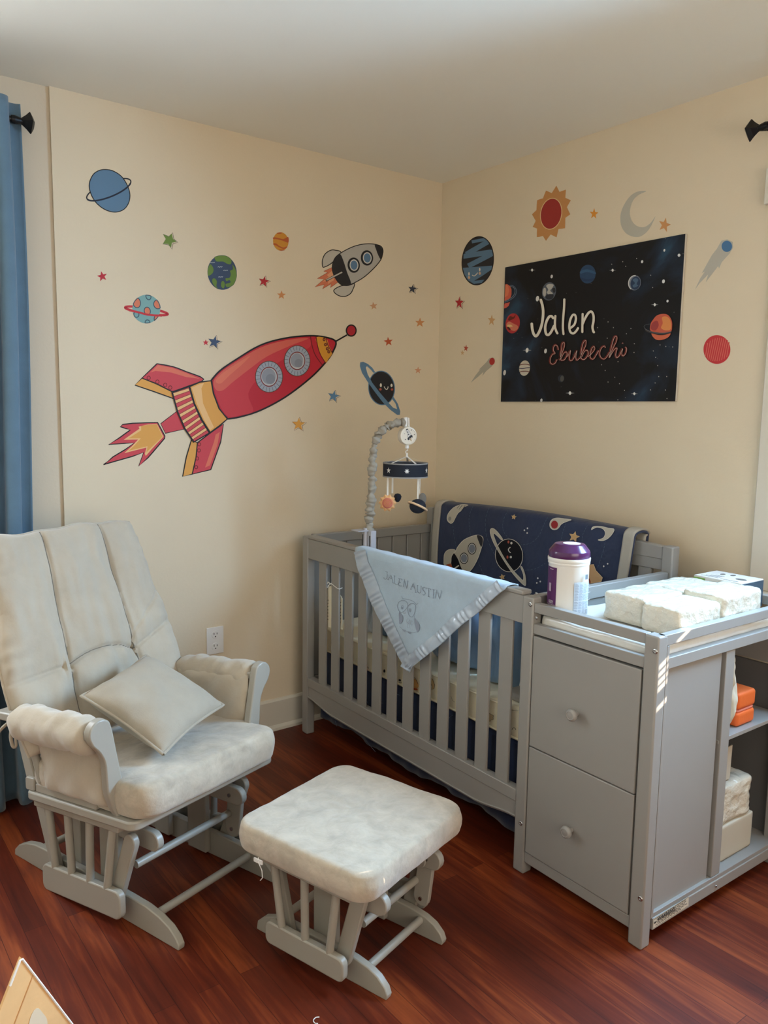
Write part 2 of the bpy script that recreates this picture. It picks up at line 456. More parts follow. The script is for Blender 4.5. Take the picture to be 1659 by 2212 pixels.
# back panel
mb = MB(); n = 30; pts = [(PW, 0.890)]+[]
arc = [(PW+(LJ-2*PW)*i/n, 0.981+0.022*math.sin(PI*i/n)) for i in range(n+1)]
mb.prism([(LJ-PW, 0.936), (PW, 0.936)]+arc, lambda u,z: (DB+0.004,-u,z), lambda u,z: (DE-0.006,-u,z))
mb.obj('headboard_rail', GREY, crib, bevel=0.002)
cpart('headboard_rail', [(PW, DB+0.008, 0.895, LJ-PW, DE-0.01, 0.9355)], bevel=0.002)
cpart('headboard_rail', [(PW, DB+0.008, 0.20, LJ-PW, DE-0.01, 0.262)], bevel=0.002)
for i in range(12):
    u0 = 0.120 + i*0.0999
    cpart('back_slat', [(u0, DB+0.014, 0.262, u0+0.056, DB+0.032, 0.896)])
# changing table: top frame
for z0, z1 in ((0.848, 0.877), (0.782, 0.813)):
    cpart('top_rail', [(LJ, 0.005, z0, LT-PW, 0.030, z1)], bevel=0.002)
    cpart('top_rail', [(LT-0.024, 0.024+(0.026 if z0 < 0.8 else 0), z0, LT-0.001, DB, z1)], bevel=0.002)
    cpart('top_rail', [(LJ, DB+0.01, z0, LT-PW, DE-0.01, z1)], bevel=0.002)
cpart('stile', [(LT-0.022, 0.040, 0.08, LT-0.0005, 0.0505, 0.847)], bevel=0.001)
# front carcass round the drawers
cpart('bottom_rail', [(LJ, 0.006, 0.040, LT-PW, 0.030, 0.0745)], bevel=0.002)
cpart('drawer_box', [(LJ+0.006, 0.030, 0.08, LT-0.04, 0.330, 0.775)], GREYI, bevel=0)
for (z0, z1, kz) in ((0.428, 0.776, 0.590), (0.078, 0.4245, 0.234)):
    d = cpart('drawer_front', [(LJ+0.004, 0.002, z0, LT-PW-0.006, 0.022, z1)], bevel=0.0025)
    mb = MB().lathe([(0.006,0),(0.0075,0.003),(0.0065,0.013),(0.009,0.016),(0.0165,0.019),(0.0185,0.025),(0.0165,0.031),(0.012,0.0335),(0.011,0.0325),(0.0,0.034)], (0,0,0), 28, 'z')
    mb.obj('knob', GREY, d, ang=50, xf=Matrix.Translation((0.002, -1.552, kz)) @ Matrix.Rotation(R(-90), 4, 'Y'))
# end wall of the drawers, strip beside it, bottom rail and shelves
cpart('end_panel', [(LT-0.030, 0.040, 0.075, LT-0.014, 0.330, 0.782)], bevel=0.002)
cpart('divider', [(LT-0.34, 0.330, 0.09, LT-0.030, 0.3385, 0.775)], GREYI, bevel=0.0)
cpart('stile', [(LT-0.030, 0.341, 0.088, LT-0.006, 0.386, 0.782)], bevel=0.002)
cpart('bottom_rail', [(LT-0.022, 0.050, 0.040, LT-0.001, DB, 0.0745)], bevel=0.002)
cpart('shelf', [(LJ, 0.040, 0.0745, LT-0.004, DE-0.02, 0.0875)], bevel=0.001)
cpart('shelf', [(LJ+0.01, 0.3385, 0.500, LT-0.012, DB, 0.512)], bevel=0.001)
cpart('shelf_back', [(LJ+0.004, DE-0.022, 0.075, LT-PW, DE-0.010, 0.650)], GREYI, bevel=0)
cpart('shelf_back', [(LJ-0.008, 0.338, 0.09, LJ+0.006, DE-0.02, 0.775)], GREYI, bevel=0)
cpart('back_rail', [(LJ+0.006, DE-0.030, 0.660, LT-PW, DE-0.008, 0.775)], bevel=0.001)
cpart('changing_board', [(LJ, 0.030, 0.790, LT-0.024, DB+0.01, 0.800)], bevel=0)
# bolts
def bolt(u, v, z, axis, r=0.0075):
    mb = MB().lathe([(r,0),(r,0.0015),(r*0.8,0.003),(r*0.5,0.0032),(r*0.45,0.0012),(0,0.0012)], (0,0,0), 18)
    rot = Matrix.Rotation(R(-90), 4, 'Y') if axis == 'v' else Matrix.Rotation(R(90), 4, 'X')
    mb.obj('bolt', STEEL, crib, ang=50, xf=Matrix.Translation((v, -u, z)) @ rot)
for u, z in ((LJ-0.011, 0.872), (LT-0.010, 0.838), (LJ-0.016, 0.165), (LT-0.010, 0.148)): bolt(u, 0.0005, z, 'v')
bolt(LJ+0.012, 0.004, 0.834, 'v', 0.005)
bolt(LT-0.0005, 0.36, 0.058, 'u', 0.004)
# warning label on the bottom rail
def Cend(px, py, lift):    # artwork on the outer end face of the changing table, in the crib's own frame
    q = ray_plane(px, py, cw(LT+lift, 0, 0), Vector((sT, -cT, 0)))
    d = q-Vector((FX, FY, 0)); return Vector((d.x*cT+d.y*sT, -d.x*sT+d.y*cT, q.z))
S = Sheet(Cend, (1350, 1850, 8.295), base=0.0004)
S.fill([(507,1122),(1146,714),(1140,892),(500,1308)], (214,204,184))
S.line([(516,1132),(1138,730),(1132,884),(510,1292)], 5, (60,56,50), closed=True)
for k, (a, b, c_) in enumerate(((0.03,0.30,0),(0.34,0.93,0),(0.10,0.95,1),(0.05,0.9,2),(0.12,0.97,3),(0.06,0.80,4))):
    f = 0.14+0.155*c_
    x0, y0 = 507+639*a, 1122-408*a+182*f; x1, y1 = 507+639*b, 1122-408*b+180*f
    n = 1 if k == 0 else 9
    for j in range(n):
        p0 = j/n; p1 = (j+0.75)/n if n > 1 else 1
        S.line([(x0+(x1-x0)*p0, y0+(y1-y0)*p0), (x0+(x1-x0)*p1, y0+(y1-y0)*p1)], 9 if n > 1 else 4, (70,65,58))
S.fill([(522,1212),(540,1160),(556,1190)], (30,28,26))
S.done('warning_label', 'off-white printed warning sticker', parent=crib)
tx = bpy.data.curves.new('warning_word', 'FONT'); tx.body = 'WARNING'; tx.size = 0.017; tx.extrude = 0.0002
tmp = bpy.data.objects.new('tmp_text', tx); COL.objects.link(tmp)
bpy.context.view_layer.update()
me = bpy.data.meshes.new_from_object(tmp); bpy.data.objects.remove(tmp)
o = link('label_text', me, crib, [mat('ink_black', (25,24,24), 0.6)], smooth=False, label='black word on the warning sticker')
me.transform(Matrix.Translation((0.066, -LT-0.003, 0.0625)) @ Matrix.Rotation(R(90), 4, 'X'))

# ------------------------------------------------------------------ mattress, sheet pattern, bed skirt
CREAM = mat('cream_quilted_sheet', (246, 235, 208), 0.85, noise_amt=0.03, noise_scale=12, bump=0.3, bump_scale=60)
mb = MB()
def mattress_pt(s, t):     # closed rounded slab: s round the perimeter, t bottom to top
    return None
U0, U1, V0, V1, Z0, Z1 = 0.052, 1.318, 0.052, 0.690, 0.392, 0.508
def slab(mb, U0, U1, V0, V1, Z0, Z1, rc, rz, quilt=0.0, nu=60, nv=30, fn=None):
    """rounded slab in crib coordinates with a quilted side"""
    prof = [(-rz, 0), (-rz*0.3, rz*0.25*0+0.0), (0, rz), (0, 1), ]
    rings = []
    per = []
    for (cu, cv, a0) in ((U1-rc, V1-rc, 0), (U0+rc, V1-rc, 90), (U0+rc, V0+rc, 180), (U1-rc, V0+rc, 270)):
        for k in range(7): a = R(a0+90*k/6); per.append((cu+rc*math.cos(a), cv+rc*math.sin(a), math.cos(a), math.sin(a)))
    # densify straight runs
    P = []
    for i, q in enumerate(per):
        nx = per[(i+1) % len(per)]; d = math.hypot(nx[0]-q[0], nx[1]-q[1]); m = max(1, int(d/0.02))
        for k in range(m): P.append(tuple(q[j]+(nx[j]-q[j])*k/m for j in range(4)))
    N = len(P); lv = []
    h = Z1-Z0
    for k in range(5): a = R(-90+90*k/4); lv.append((Z0+rz+rz*math.sin(a), rz*(math.cos(a)-1)))
    for k in range(1, 8): lv.append((Z0+rz+(h-2*rz)*k/8, 0))
    for k in range(5): a = R(90*k/4); lv.append((Z1-rz+rz*math.sin(a), rz*(math.cos(a)-1)))
    for z, off in lv:
        ring = []
        for i, (u, v, a, b) in enumerate(P):
            q = 0
            if quilt and off > -rz*0.5:
                s = i*0.02
                q = quilt*(abs(math.sin(s*26+z*60))*abs(math.sin(s*26-z*60)))**0.5
            ring.append(mb.bm.verts.new(cw(u+a*(off+q), v+b*(off+q), z)))
        rings.append(ring)
    for a, b in zip(rings, rings[1:]):
        for k in range(N): mb.face([a[k], a[(k+1)%N], b[(k+1)%N], b[k]])
    mb.face(list(reversed(rings[0]))); mb.face(rings[-1])
    # piping
    return P
P = slab(mb, U0, U1, V0, V1, Z0, Z1, 0.05, 0.012, 0.003)
mt = solo(mb.obj('mattress', CREAM, ang=60), 'cream quilted crib mattress with small printed space drawings, inside the grey crib', 'mattress')
mloc = Vector(mt.location)
mb = MB()
for z in (Z0+0.012, Z1-0.010):
    mb.tube([cw(u+a*0.004, v+b*0.004, z)-mloc for (u,v,a,b) in P]+[cw(P[0][0]+P[0][2]*0.004, P[0][1]+P[0][3]*0.004, z)-mloc], 0.0035, 6, cap=False)
mb.obj('piping', CREAM, mt)
def front_v(vv, base=(0,0,0)):
    bv = Vector(base)
    def f(px, py, lift): return ray_plane(px, py, cw(0, vv-lift, 0), Vector((cT, sT, 0)))-bv
    return f
S = Sheet(front_v(V0-0.0065, mloc), (950, 1300, 5.53))
S.fill([(583,1418),(575,1378),(597,1328),(612,1345),(640,1358),(636,1385),(640,1405),(612,1412),(600,1432)], (214,190,150))
S.line([(583,1418),(575,1378),(597,1328),(612,1345),(640,1358),(636,1385),(640,1405),(612,1412),(600,1432)], 4, (50,45,40), closed=True)
S.line([(850,1297),(940,1297)], 3, (60,54,48)); S.line(ell(885,1530,22,24,0,12,180,360), 5, (30,28,28))
S.line([(135,1130),(150,1175),(180,1200)], 3, (130,118,95)); S.fill(ell(320,1147,12,12,0,10), (110,30,30))
S.zoom = (700, 1180, 6.91)
S.line([(620,1745),(632,1790),(668,1822)], 6, (40,36,34)); S.fill(ell(632,1780,10,22,20,10), (40,36,34))
S.fill(ell(900,1862,16,24,0,12), (36,34,36)); S.fill(ell(1130,2000,20,16,20,12), (36,34,36)); S.line(ell(200,1490,14,42,0,14,-90,120), 4, (80,74,66)); S.line(ell(8,1330,16,60,0,14,-90,100), 4, (80,74,66))
S.zoom = (640, 1400, 6.381)
S.zoom = (640, 1050, 3.072)
S.fill([(762,1262),(800,1290),(812,1330),(800,1345),(764,1340)], (228,170,104)); S.fill([(760,1335),(806,1346),(804,1356),(760,1350)], (190,80,34))
S.line([(764,1262),(790,1275),(808,1312)], 2.5, (40,36,34))
S.fill([(880,1262),(905,1285),(918,1318),(914,1345),(898,1350),(902,1330),(890,1305)], (230,196,140)); S.line([(880,1262),(905,1285),(918,1318),(914,1345),(898,1350),(902,1330),(890,1305)], 2.5, (40,36,34), closed=True)
S.line(ell(690,1302,8,4,0,10,0,180), 3, (40,36,34))
S.done('printed_pattern', parent=mt)

NAVYQ = mat('navy_quilted_cotton', (40, 52, 82), 0.85, noise_amt=0.08, noise_scale=10, sheen=0.15, bump=0.5, bump_scale=11)
for _n in NAVYQ.node_tree.nodes:
    if _n.type == 'BUMP': _n.inputs['Distance'].default_value = 0.02
NAVY = mat('navy_cotton', (38, 50, 78), 0.9, noise_amt=0.10, noise_scale=10, sheen=0.15, bump=0.25, bump_scale=300)
def skirt():
    mb = MB()
    def f(i, j):   # i along, j down
        s = i*(1.24+0.60); 
        if s < 0.60: u, v = 0.060, 0.66-s; nu, nv = -1, 0
        else: u, v = 0.060+(s-0.60), 0.066; nu, nv = 0, -1
        z = 0.391 - j*(0.391-0.078-0.008*math.sin(s*9)-0.006*math.sin(s*23+1))
        w_ = 0.004*math.sin(s*34)*j + 0.003*math.sin(s*71+2)*j
        return cw(u+nu*w_, v+nv*w_, z)
    mb.grid(f, 180, 10)
    o = mb.obj('bed_skirt', NAVY, ang=80)
    md = o.modifiers.new('thickness', 'SOLIDIFY'); md.thickness = 0.002
    solo(o, 'navy bed skirt with pale dashed stitching hanging below the crib mattress', 'bed skirt')
    base = Vector(o.location)
    S = Sheet(front_v(0.0585, base), (640, 1400, 6.381), base=0.0012)
    ST = (120,140,165)
    for pts in ([(553,375),(570,470),(600,600)], [(925,600),(950,680),(992,775)], [(1360,622),(1395,640),(1430,648)], [(1140,740),(1190,760)], [(535,1000),(560,1080)], [(960,1270),(1040,1370),(1090,1430)]):
        S.line(smooth_pts(pts, 6, False), 5, ST)
    S.zoom = (950,1300,5.53)
    c = smooth_pts([(90,1440),(105,1395),(130,1370),(160,1352)], 6, False)
    for k in range(0, len(c)-1, 2): S.line(c[k:k+2], 5, (150,168,190))
    S.done('stitching', 'pale blue dashed stitching', parent=o)
skirt()
# second folded quilt edge and dark bag seen low at the changing-table end of the crib
mb = MB(); slab(mb, 1.235, 1.318, 0.075, 0.45, 0.10, 0.385, 0.02, 0.02)
solo(mb.obj('storage_bag', mat('black_nylon', (14,14,17), 0.5, bump=0.3, bump_scale=80), ang=50), 'black soft bag under the crib mattress, beside the changing table', 'bag')

# ------------------------------------------------------------------ things standing in the crib
def pouch(name, u, v, z0, wd, ht, th, yaw, m, label, cat, seed=0, lean=0.0, wr=0.012, group=None, parent=None):
    """upright crumpled soft package; u, v, z0 at its bottom centre"""
    mb = MB(); rnd = Vector((seed*3.1, seed*1.7, seed))
    ca, sa = math.cos(yaw), math.sin(yaw); NU, NV = 34, 34
    def pt(a, b, side):
        x = (a*2-1); y = b*2-1
        e = max(0, 1-abs(x)**4)**0.5 * max(0, 1-abs(y)**4)**0.5
        d = th/2*e*(1+0.5*noise.noise(Vector((x*1.7, y*1.7, side*3))+rnd)) + wr*e*noise.noise(Vector((x*4, y*3, side*5))+rnd*2)
        X = x*wd/2*(1-0.06*abs(y)**3+0.05*noise.noise(Vector((y*2, side, 0))+rnd)); Y = side*d + lean*b*ht
        Z = z0 + b*ht*(1+0.04*noise.noise(Vector((x*2.5, 7, 0))+rnd)*b)
        return cw(u + X*ca - Y*sa, v + X*sa + Y*ca, Z)
    f = mb.grid(lambda a, b: pt(a, b, -1), NU, NV); mb.grid(lambda a, b: pt(a, b, 1), NU, NV, True)
    bmesh.ops.remove_doubles(mb.bm, verts=mb.bm.verts, dist=0.0008)
    o = mb.obj(name, m, parent, ang=80)
    return solo(o, label, cat, group) if parent is None else o
SATB = mat('pale_blue_satin', (128, 156, 184), 0.32, spec=0.6, noise_amt=0.1, noise_scale=4)
SATD = mat('steel_blue_satin', (84, 112, 136), 0.4, spec=0.5, noise_amt=0.1, noise_scale=4)
SATW = mat('white_satin', (206, 208, 212), 0.3, spec=0.6)
PLAS = mat('clear_white_wrap', (226, 222, 212), 0.22, spec=0.7, noise_amt=0.04, noise_scale=14, bump=0.5, bump_scale=40)
pouch('folded_blanket', 0.425, 0.19, 0.510, 0.17, 0.30, 0.10, 0.1, SATD, 'steel blue folded baby blanket standing behind the crib slats, left of the draped triangle', 'blanket', 1)
pouch('burp_cloth', 0.305, 0.15, 0.512, 0.050, 0.285, 0.030, 0.3, SATW, 'narrow white satin cloth hanging inside the crib beside the blue folded blanket', 'cloth', 2)
pouch('inflatable_lounger', 0.845, 0.20, 0.510, 0.30, 0.34, 0.16, 0.1, SATB, 'large pale blue puffy cushion in the crib, behind the slats right of the draped triangle', 'cushion', 3)
pouch('folded_blanket', 1.090, 0.16, 0.510, 0.14, 0.31, 0.10, 0.25, SATB, 'pale blue rounded satin bundle in the crib nearest the changing table', 'blanket', 5)
pouch('plastic_package', 1.245, 0.22, 0.538, 0.13, 0.31, 0.09, 0.2, PLAS, 'crumpled white plastic package standing in the crib against the changing table', 'package', 6)
mb = MB(); slab(mb, 1.175, 1.30, 0.075, 0.30, 0.509, 0.535, 0.02, 0.012)
solo(mb.obj('folded_sheet', mat('grey_printed_sheet', (158,150,138), 0.9, noise_amt=0.05), ang=50), 'grey printed folded sheet lying on the crib mattress near the changing table', 'sheet')

# pointed care card hanging from the third slat
t = thing('hang_tag', 'cream pointed cardboard tag tied by white string to the third crib slat', 'tag', cw(0.248, 0.022, 0.520))
mb = MB()
pts = [(-0.075,0),(0.070,0.02),(0.070,0.150),(0.030,0.185),(0,0.200),(-0.030,0.185),(-0.075,0.140)]
mb.prism(pts, lambda a,z: (0.004, 0.034-a, z-0.002), lambda a,z: (0.0055, 0.034-a, z-0.002))
card = mb.obj('card', mat('cream_card', (244,232,204), 0.8), t, smooth=False)
mb = MB()
for i in range(7):
    y0 = 0.13-i*0.014
    mb.box((0.0032,-0.026,y0), (0.0039,0.002,y0+0.0025)); mb.box((0.0032,0.070,y0-0.01),(0.0039,0.100,y0-0.0075))
mb.obj('printed_lines', mat('ink_brown', (96,84,70), 0.8), card, smooth=False)
mb = MB().tube([(0.003,0.034,0.192),(-0.012,0.034,0.202),(-0.0135,0.024,0.206),(-0.0135,0.0,0.199),(-0.0135,-0.024,0.193),(-0.010,-0.034,0.192),(0.003,-0.036,0.196)], 0.0018, 6)
mb.tube([(-0.012,0.032,0.202),(-0.015,0.046,0.208),(-0.014,0.052,0.200)], 0.0022, 6); mb.tube([(-0.012,0.032,0.202),(-0.015,0.042,0.192),(-0.014,0.048,0.184)], 0.0022, 6)
mb.obj('string', WHITEP, t)

# ------------------------------------------------------------------ navy space quilt over the headboard
def quilt():
    VF = 0.690
    UL0, UR0 = 0.118, 1.222     # side edges at the top
    def edge(z):    # left and right edges drift as it hangs
        k = (1.015-z)/0.36
        return 0.098 - 0.02*math.sin(k*2.2), 1.224 - 0.040*k
    top = lambda u: 1.010 + 0.020*math.sin(PI*(u-PW)/(LJ-2*PW))
    def f(a, b):
        # b: 0 front hem, 0.62 top of rail, 1 back hem
        if b < 0.66:
            k = b/0.66; z = 0.62 + (top(0.1+1.12*a)-0.012-0.62)*k; v = VF
        elif b < 0.84:
            k = (b-0.66)/0.18; an = PI*k; z = top(0.1+1.12*a)-0.012+0.014*math.sin(an); v = VF+0.037-0.037*math.cos(an)
        else:
            k = (b-0.84)/0.16; v = VF+0.074; z = top(0.1+1.12*a)-0.012-0.30*k
        l, r = edge(z)
        return cw(l+(r-l)*a, v, z)
    mb = MB(); mb.grid(f, 60, 46)
    o = mb.obj('quilt', NAVYQ, ang=70)
    md = o.modifiers.new('thickness', 'SOLIDIFY'); md.thickness = 0.008; md.offset = 1.0 
    solo(o, 'navy space-themed baby quilt with grey border draped over the crib headboard', 'quilt')
    base = Vector(o.location)
    for (a0, a1) in ((0.0, 0.0385), (0.9615, 1.0)):
        bd = MB()
        def g(i, j, a0=a0, a1=a1):
            p = f(a0+(a1-a0)*i, j*0.97); q = f(a0+(a1-a0)*i, min(1, j*0.97+0.01))
            t = (q-p).normalized(); nrm = Vector((cT, sT, 0)).cross(Vector((sT, -cT, 0)))
            side = Vector((sT, -cT, 0)); nn = t.cross(side).normalized()
            if nn.dot(Vector((-cT, -sT, 0.2))) < 0 and j < 0.7: nn = -nn
            if j >= 0.7 and nn.z < -0.3: nn = -nn
            return p + nn*0.0125*1.0 - base
        bd.grid(g, 6, 60)
        bo = bd.obj('border', mat('light_grey_linen', (178,172,160), 0.9, bump=0.3, bump_scale=300), o, ang=80, label='light grey linen border')
        md = bo.modifiers.new('thickness', 'SOLIDIFY'); md.thickness = 0.007; md.offset = 0
    # embroidery
    def dv(u, z): 
        a = (u-0.098)/1.12; k = max(0, min(1, (z-0.62)/(top(u)-0.632)))
        return 0.0
    def q3(px, py, lift):
        q = ray_plane(px, py, cw(0, VF-0.009, 0), Vector((cT, sT, 0)))
        d = q-Vector((FX, FY, 0)); u = -(-d.x*sT+d.y*cT)
        wv = dv(u, q.z)
        return q + Vector((cT, sT, 0))*(wv-lift) - base
    S = Sheet(q3, (900, 1060, 3.318), base=0.0020, step=0.00006)
    ST = (98,124,140); CR = (196,188,172); OUT = (226,220,206); NV = (14,16,26)
    def dash(pts):
        c = smooth_pts(pts, 10, False); lf = S.base
        for k in range(0, len(c)-2, 3): S.line(c[k:k+3], 1.6, ST, lift=lf)
    dash([(262,235),(268,310),(285,400)]); dash([(405,112),(380,180),(380,260),(390,320)])
    dash([(520,125),(495,210),(505,330),(550,440),(575,470)]); dash([(655,140),(622,220),(625,290),(665,345)]); dash([(750,385),(820,375),(880,320),(915,240),(945,185)])
    dash([(1072,235),(1050,300),(1035,360)]); dash([(1225,250),(1195,310),(1185,380)]); dash([(1355,360),(1340,430),(1300,550)]); dash([(780,570),(850,560),(925,520)])
    dash([(445,510),(480,590),(540,660),(590,690)]); dash([(360,600),(390,650)])
    # grey comet
    S.both(smooth_pts([(240,232),(220,205),(228,165),(262,125),(300,105),(335,98),(372,103),(340,118),(325,140),(300,160),(282,190),(262,228)], 4), CR, 2.5, OUT)
    S.fill(ell(240,200,11,15,10,14), (150,146,138))
    for a in ([(330,102),(305,135)],[(350,106),(322,146)],[(312,104),(292,126)]): S.line(a, 3, (40,40,50))
    # red-headed comet
    S.both(smooth_pts([(985,280),(960,262),(958,230),(975,205),(1010,195),(1060,200),(1112,208),(1075,222),(1040,240),(1015,272)], 4), CR, 2.5, OUT)
    S.fill(ell(991,243,25,29,0,20), (158,46,48))
    # crescent
    S.both(smooth_pts([(1256,280),(1262,262),(1290,254),(1340,258),(1380,268),(1418,275),(1405,310),(1370,345),(1335,358),(1303,352),(1340,338),(1355,305),(1340,275),(1300,262),(1270,272)], 4), CR, 2.5, OUT)
    for (x, y, r, ro) in ((700,188,19,10),(1132,330,40,15),(617,618,22,-10)):
        S.both(starp(x, y, r, ro, 1.0, 5, 0.45), (206,166,116), 2.2, (232,206,160))
    for tri in (((776,283),(798,269),(796,303)),((872,627),(865,660),(890,650)),((1345,541),(1373,523),(1345,541))):
        for (x, y) in tri: S.fill(ell(x, y, 5.5, 6.5, 0, 10), (214,214,214))
    # rocket
    S.both(smooth_pts([(250,480),(280,440),(300,400),(340,355),(390,330),(440,317),(475,330),(480,360),(465,420),(440,490),(400,560),(350,600),(305,605),(270,570),(252,520)], 4), CR, 4, OUT)
    S.fill(smooth_pts([(436,320),(462,322),(478,342),(478,372),(468,402),(452,372)], 4), (48,48,56))
    S.fill(smooth_pts([(250,480),(268,445),(300,490),(318,540),(345,598),(300,606),(268,572),(252,520)], 4), NV)
    for (x, y, a, b) in ((401,415,26,36),(344,484,26,35)):
        S.fill(ell(x,y,a+5,b+6), (24,24,30)); S.fill(ell(x,y,a,b), (216,212,204)); S.fill(ell(x,y,a-4,b-5), (134,140,152))
    S.both(smooth_pts([(282,425),(235,422),(205,450),(200,500),(205,530),(248,520),(255,470)], 4), CR, 3, OUT)
    S.both(smooth_pts([(300,610),(345,600),(355,580),(350,620),(335,650),(290,660),(268,640)], 4), CR, 3, OUT)
    S.fill([(250,520),(215,530),(230,545),(195,560),(215,568),(178,605),(215,598),(205,618),(238,602),(235,620),(262,600),(275,580),(262,550)], (180,84,48))
    S.fill([(248,545),(225,560),(235,570),(215,590),(245,585),(262,575)], (206,110,50))
    S.line([(222,612),(240,582),(308,535)], 9, OUT); 
    # ringed planet
    S.line(smooth_pts([(560,275),(600,320),(620,350)],6,False), 9, CR); S.both(ell(668,463,98,118,-6,36), NV, 4, OUT)
    ring = [(538,272),(532,300),(555,370),(600,450),(650,530),(700,600),(745,650),(780,680),(790,665),(785,610),(765,550),(750,545),(770,600),(768,640),(740,615),(690,560),(640,490),(590,400),(565,340),(558,305),(590,330),(612,352),(622,345),(590,300),(560,272)]
    S.both(smooth_pts(ring, 3), CR, 2, OUT)
    S.fill(ell(664,367,7,11,0,12), (190,92,74)); S.fill(ell(685,375,8,9,0,12), (216,214,208)); S.fill(ell(657,475,7,12,0,12), (190,92,74)); S.fill(ell(681,475,8,9,0,12), (216,214,208))
    S.line(smooth_pts([(678,404),(664,418),(668,434),(680,444)], 5, False), 6, (228,226,220))
    # half-hidden orange sun
    S.both([(1225,532),(1275,528),(1290,570),(1338,622),(1330,650),(1262,662),(1225,664)], (206,164,118), 3, (230,204,168)); S.fill(ell(1222,660,32,42,0,18,-90,0)+[(1222,660)], (150,56,36))
    S.done('applique', 'appliqued rocket, planet, comets and stars', parent=o)
quilt()

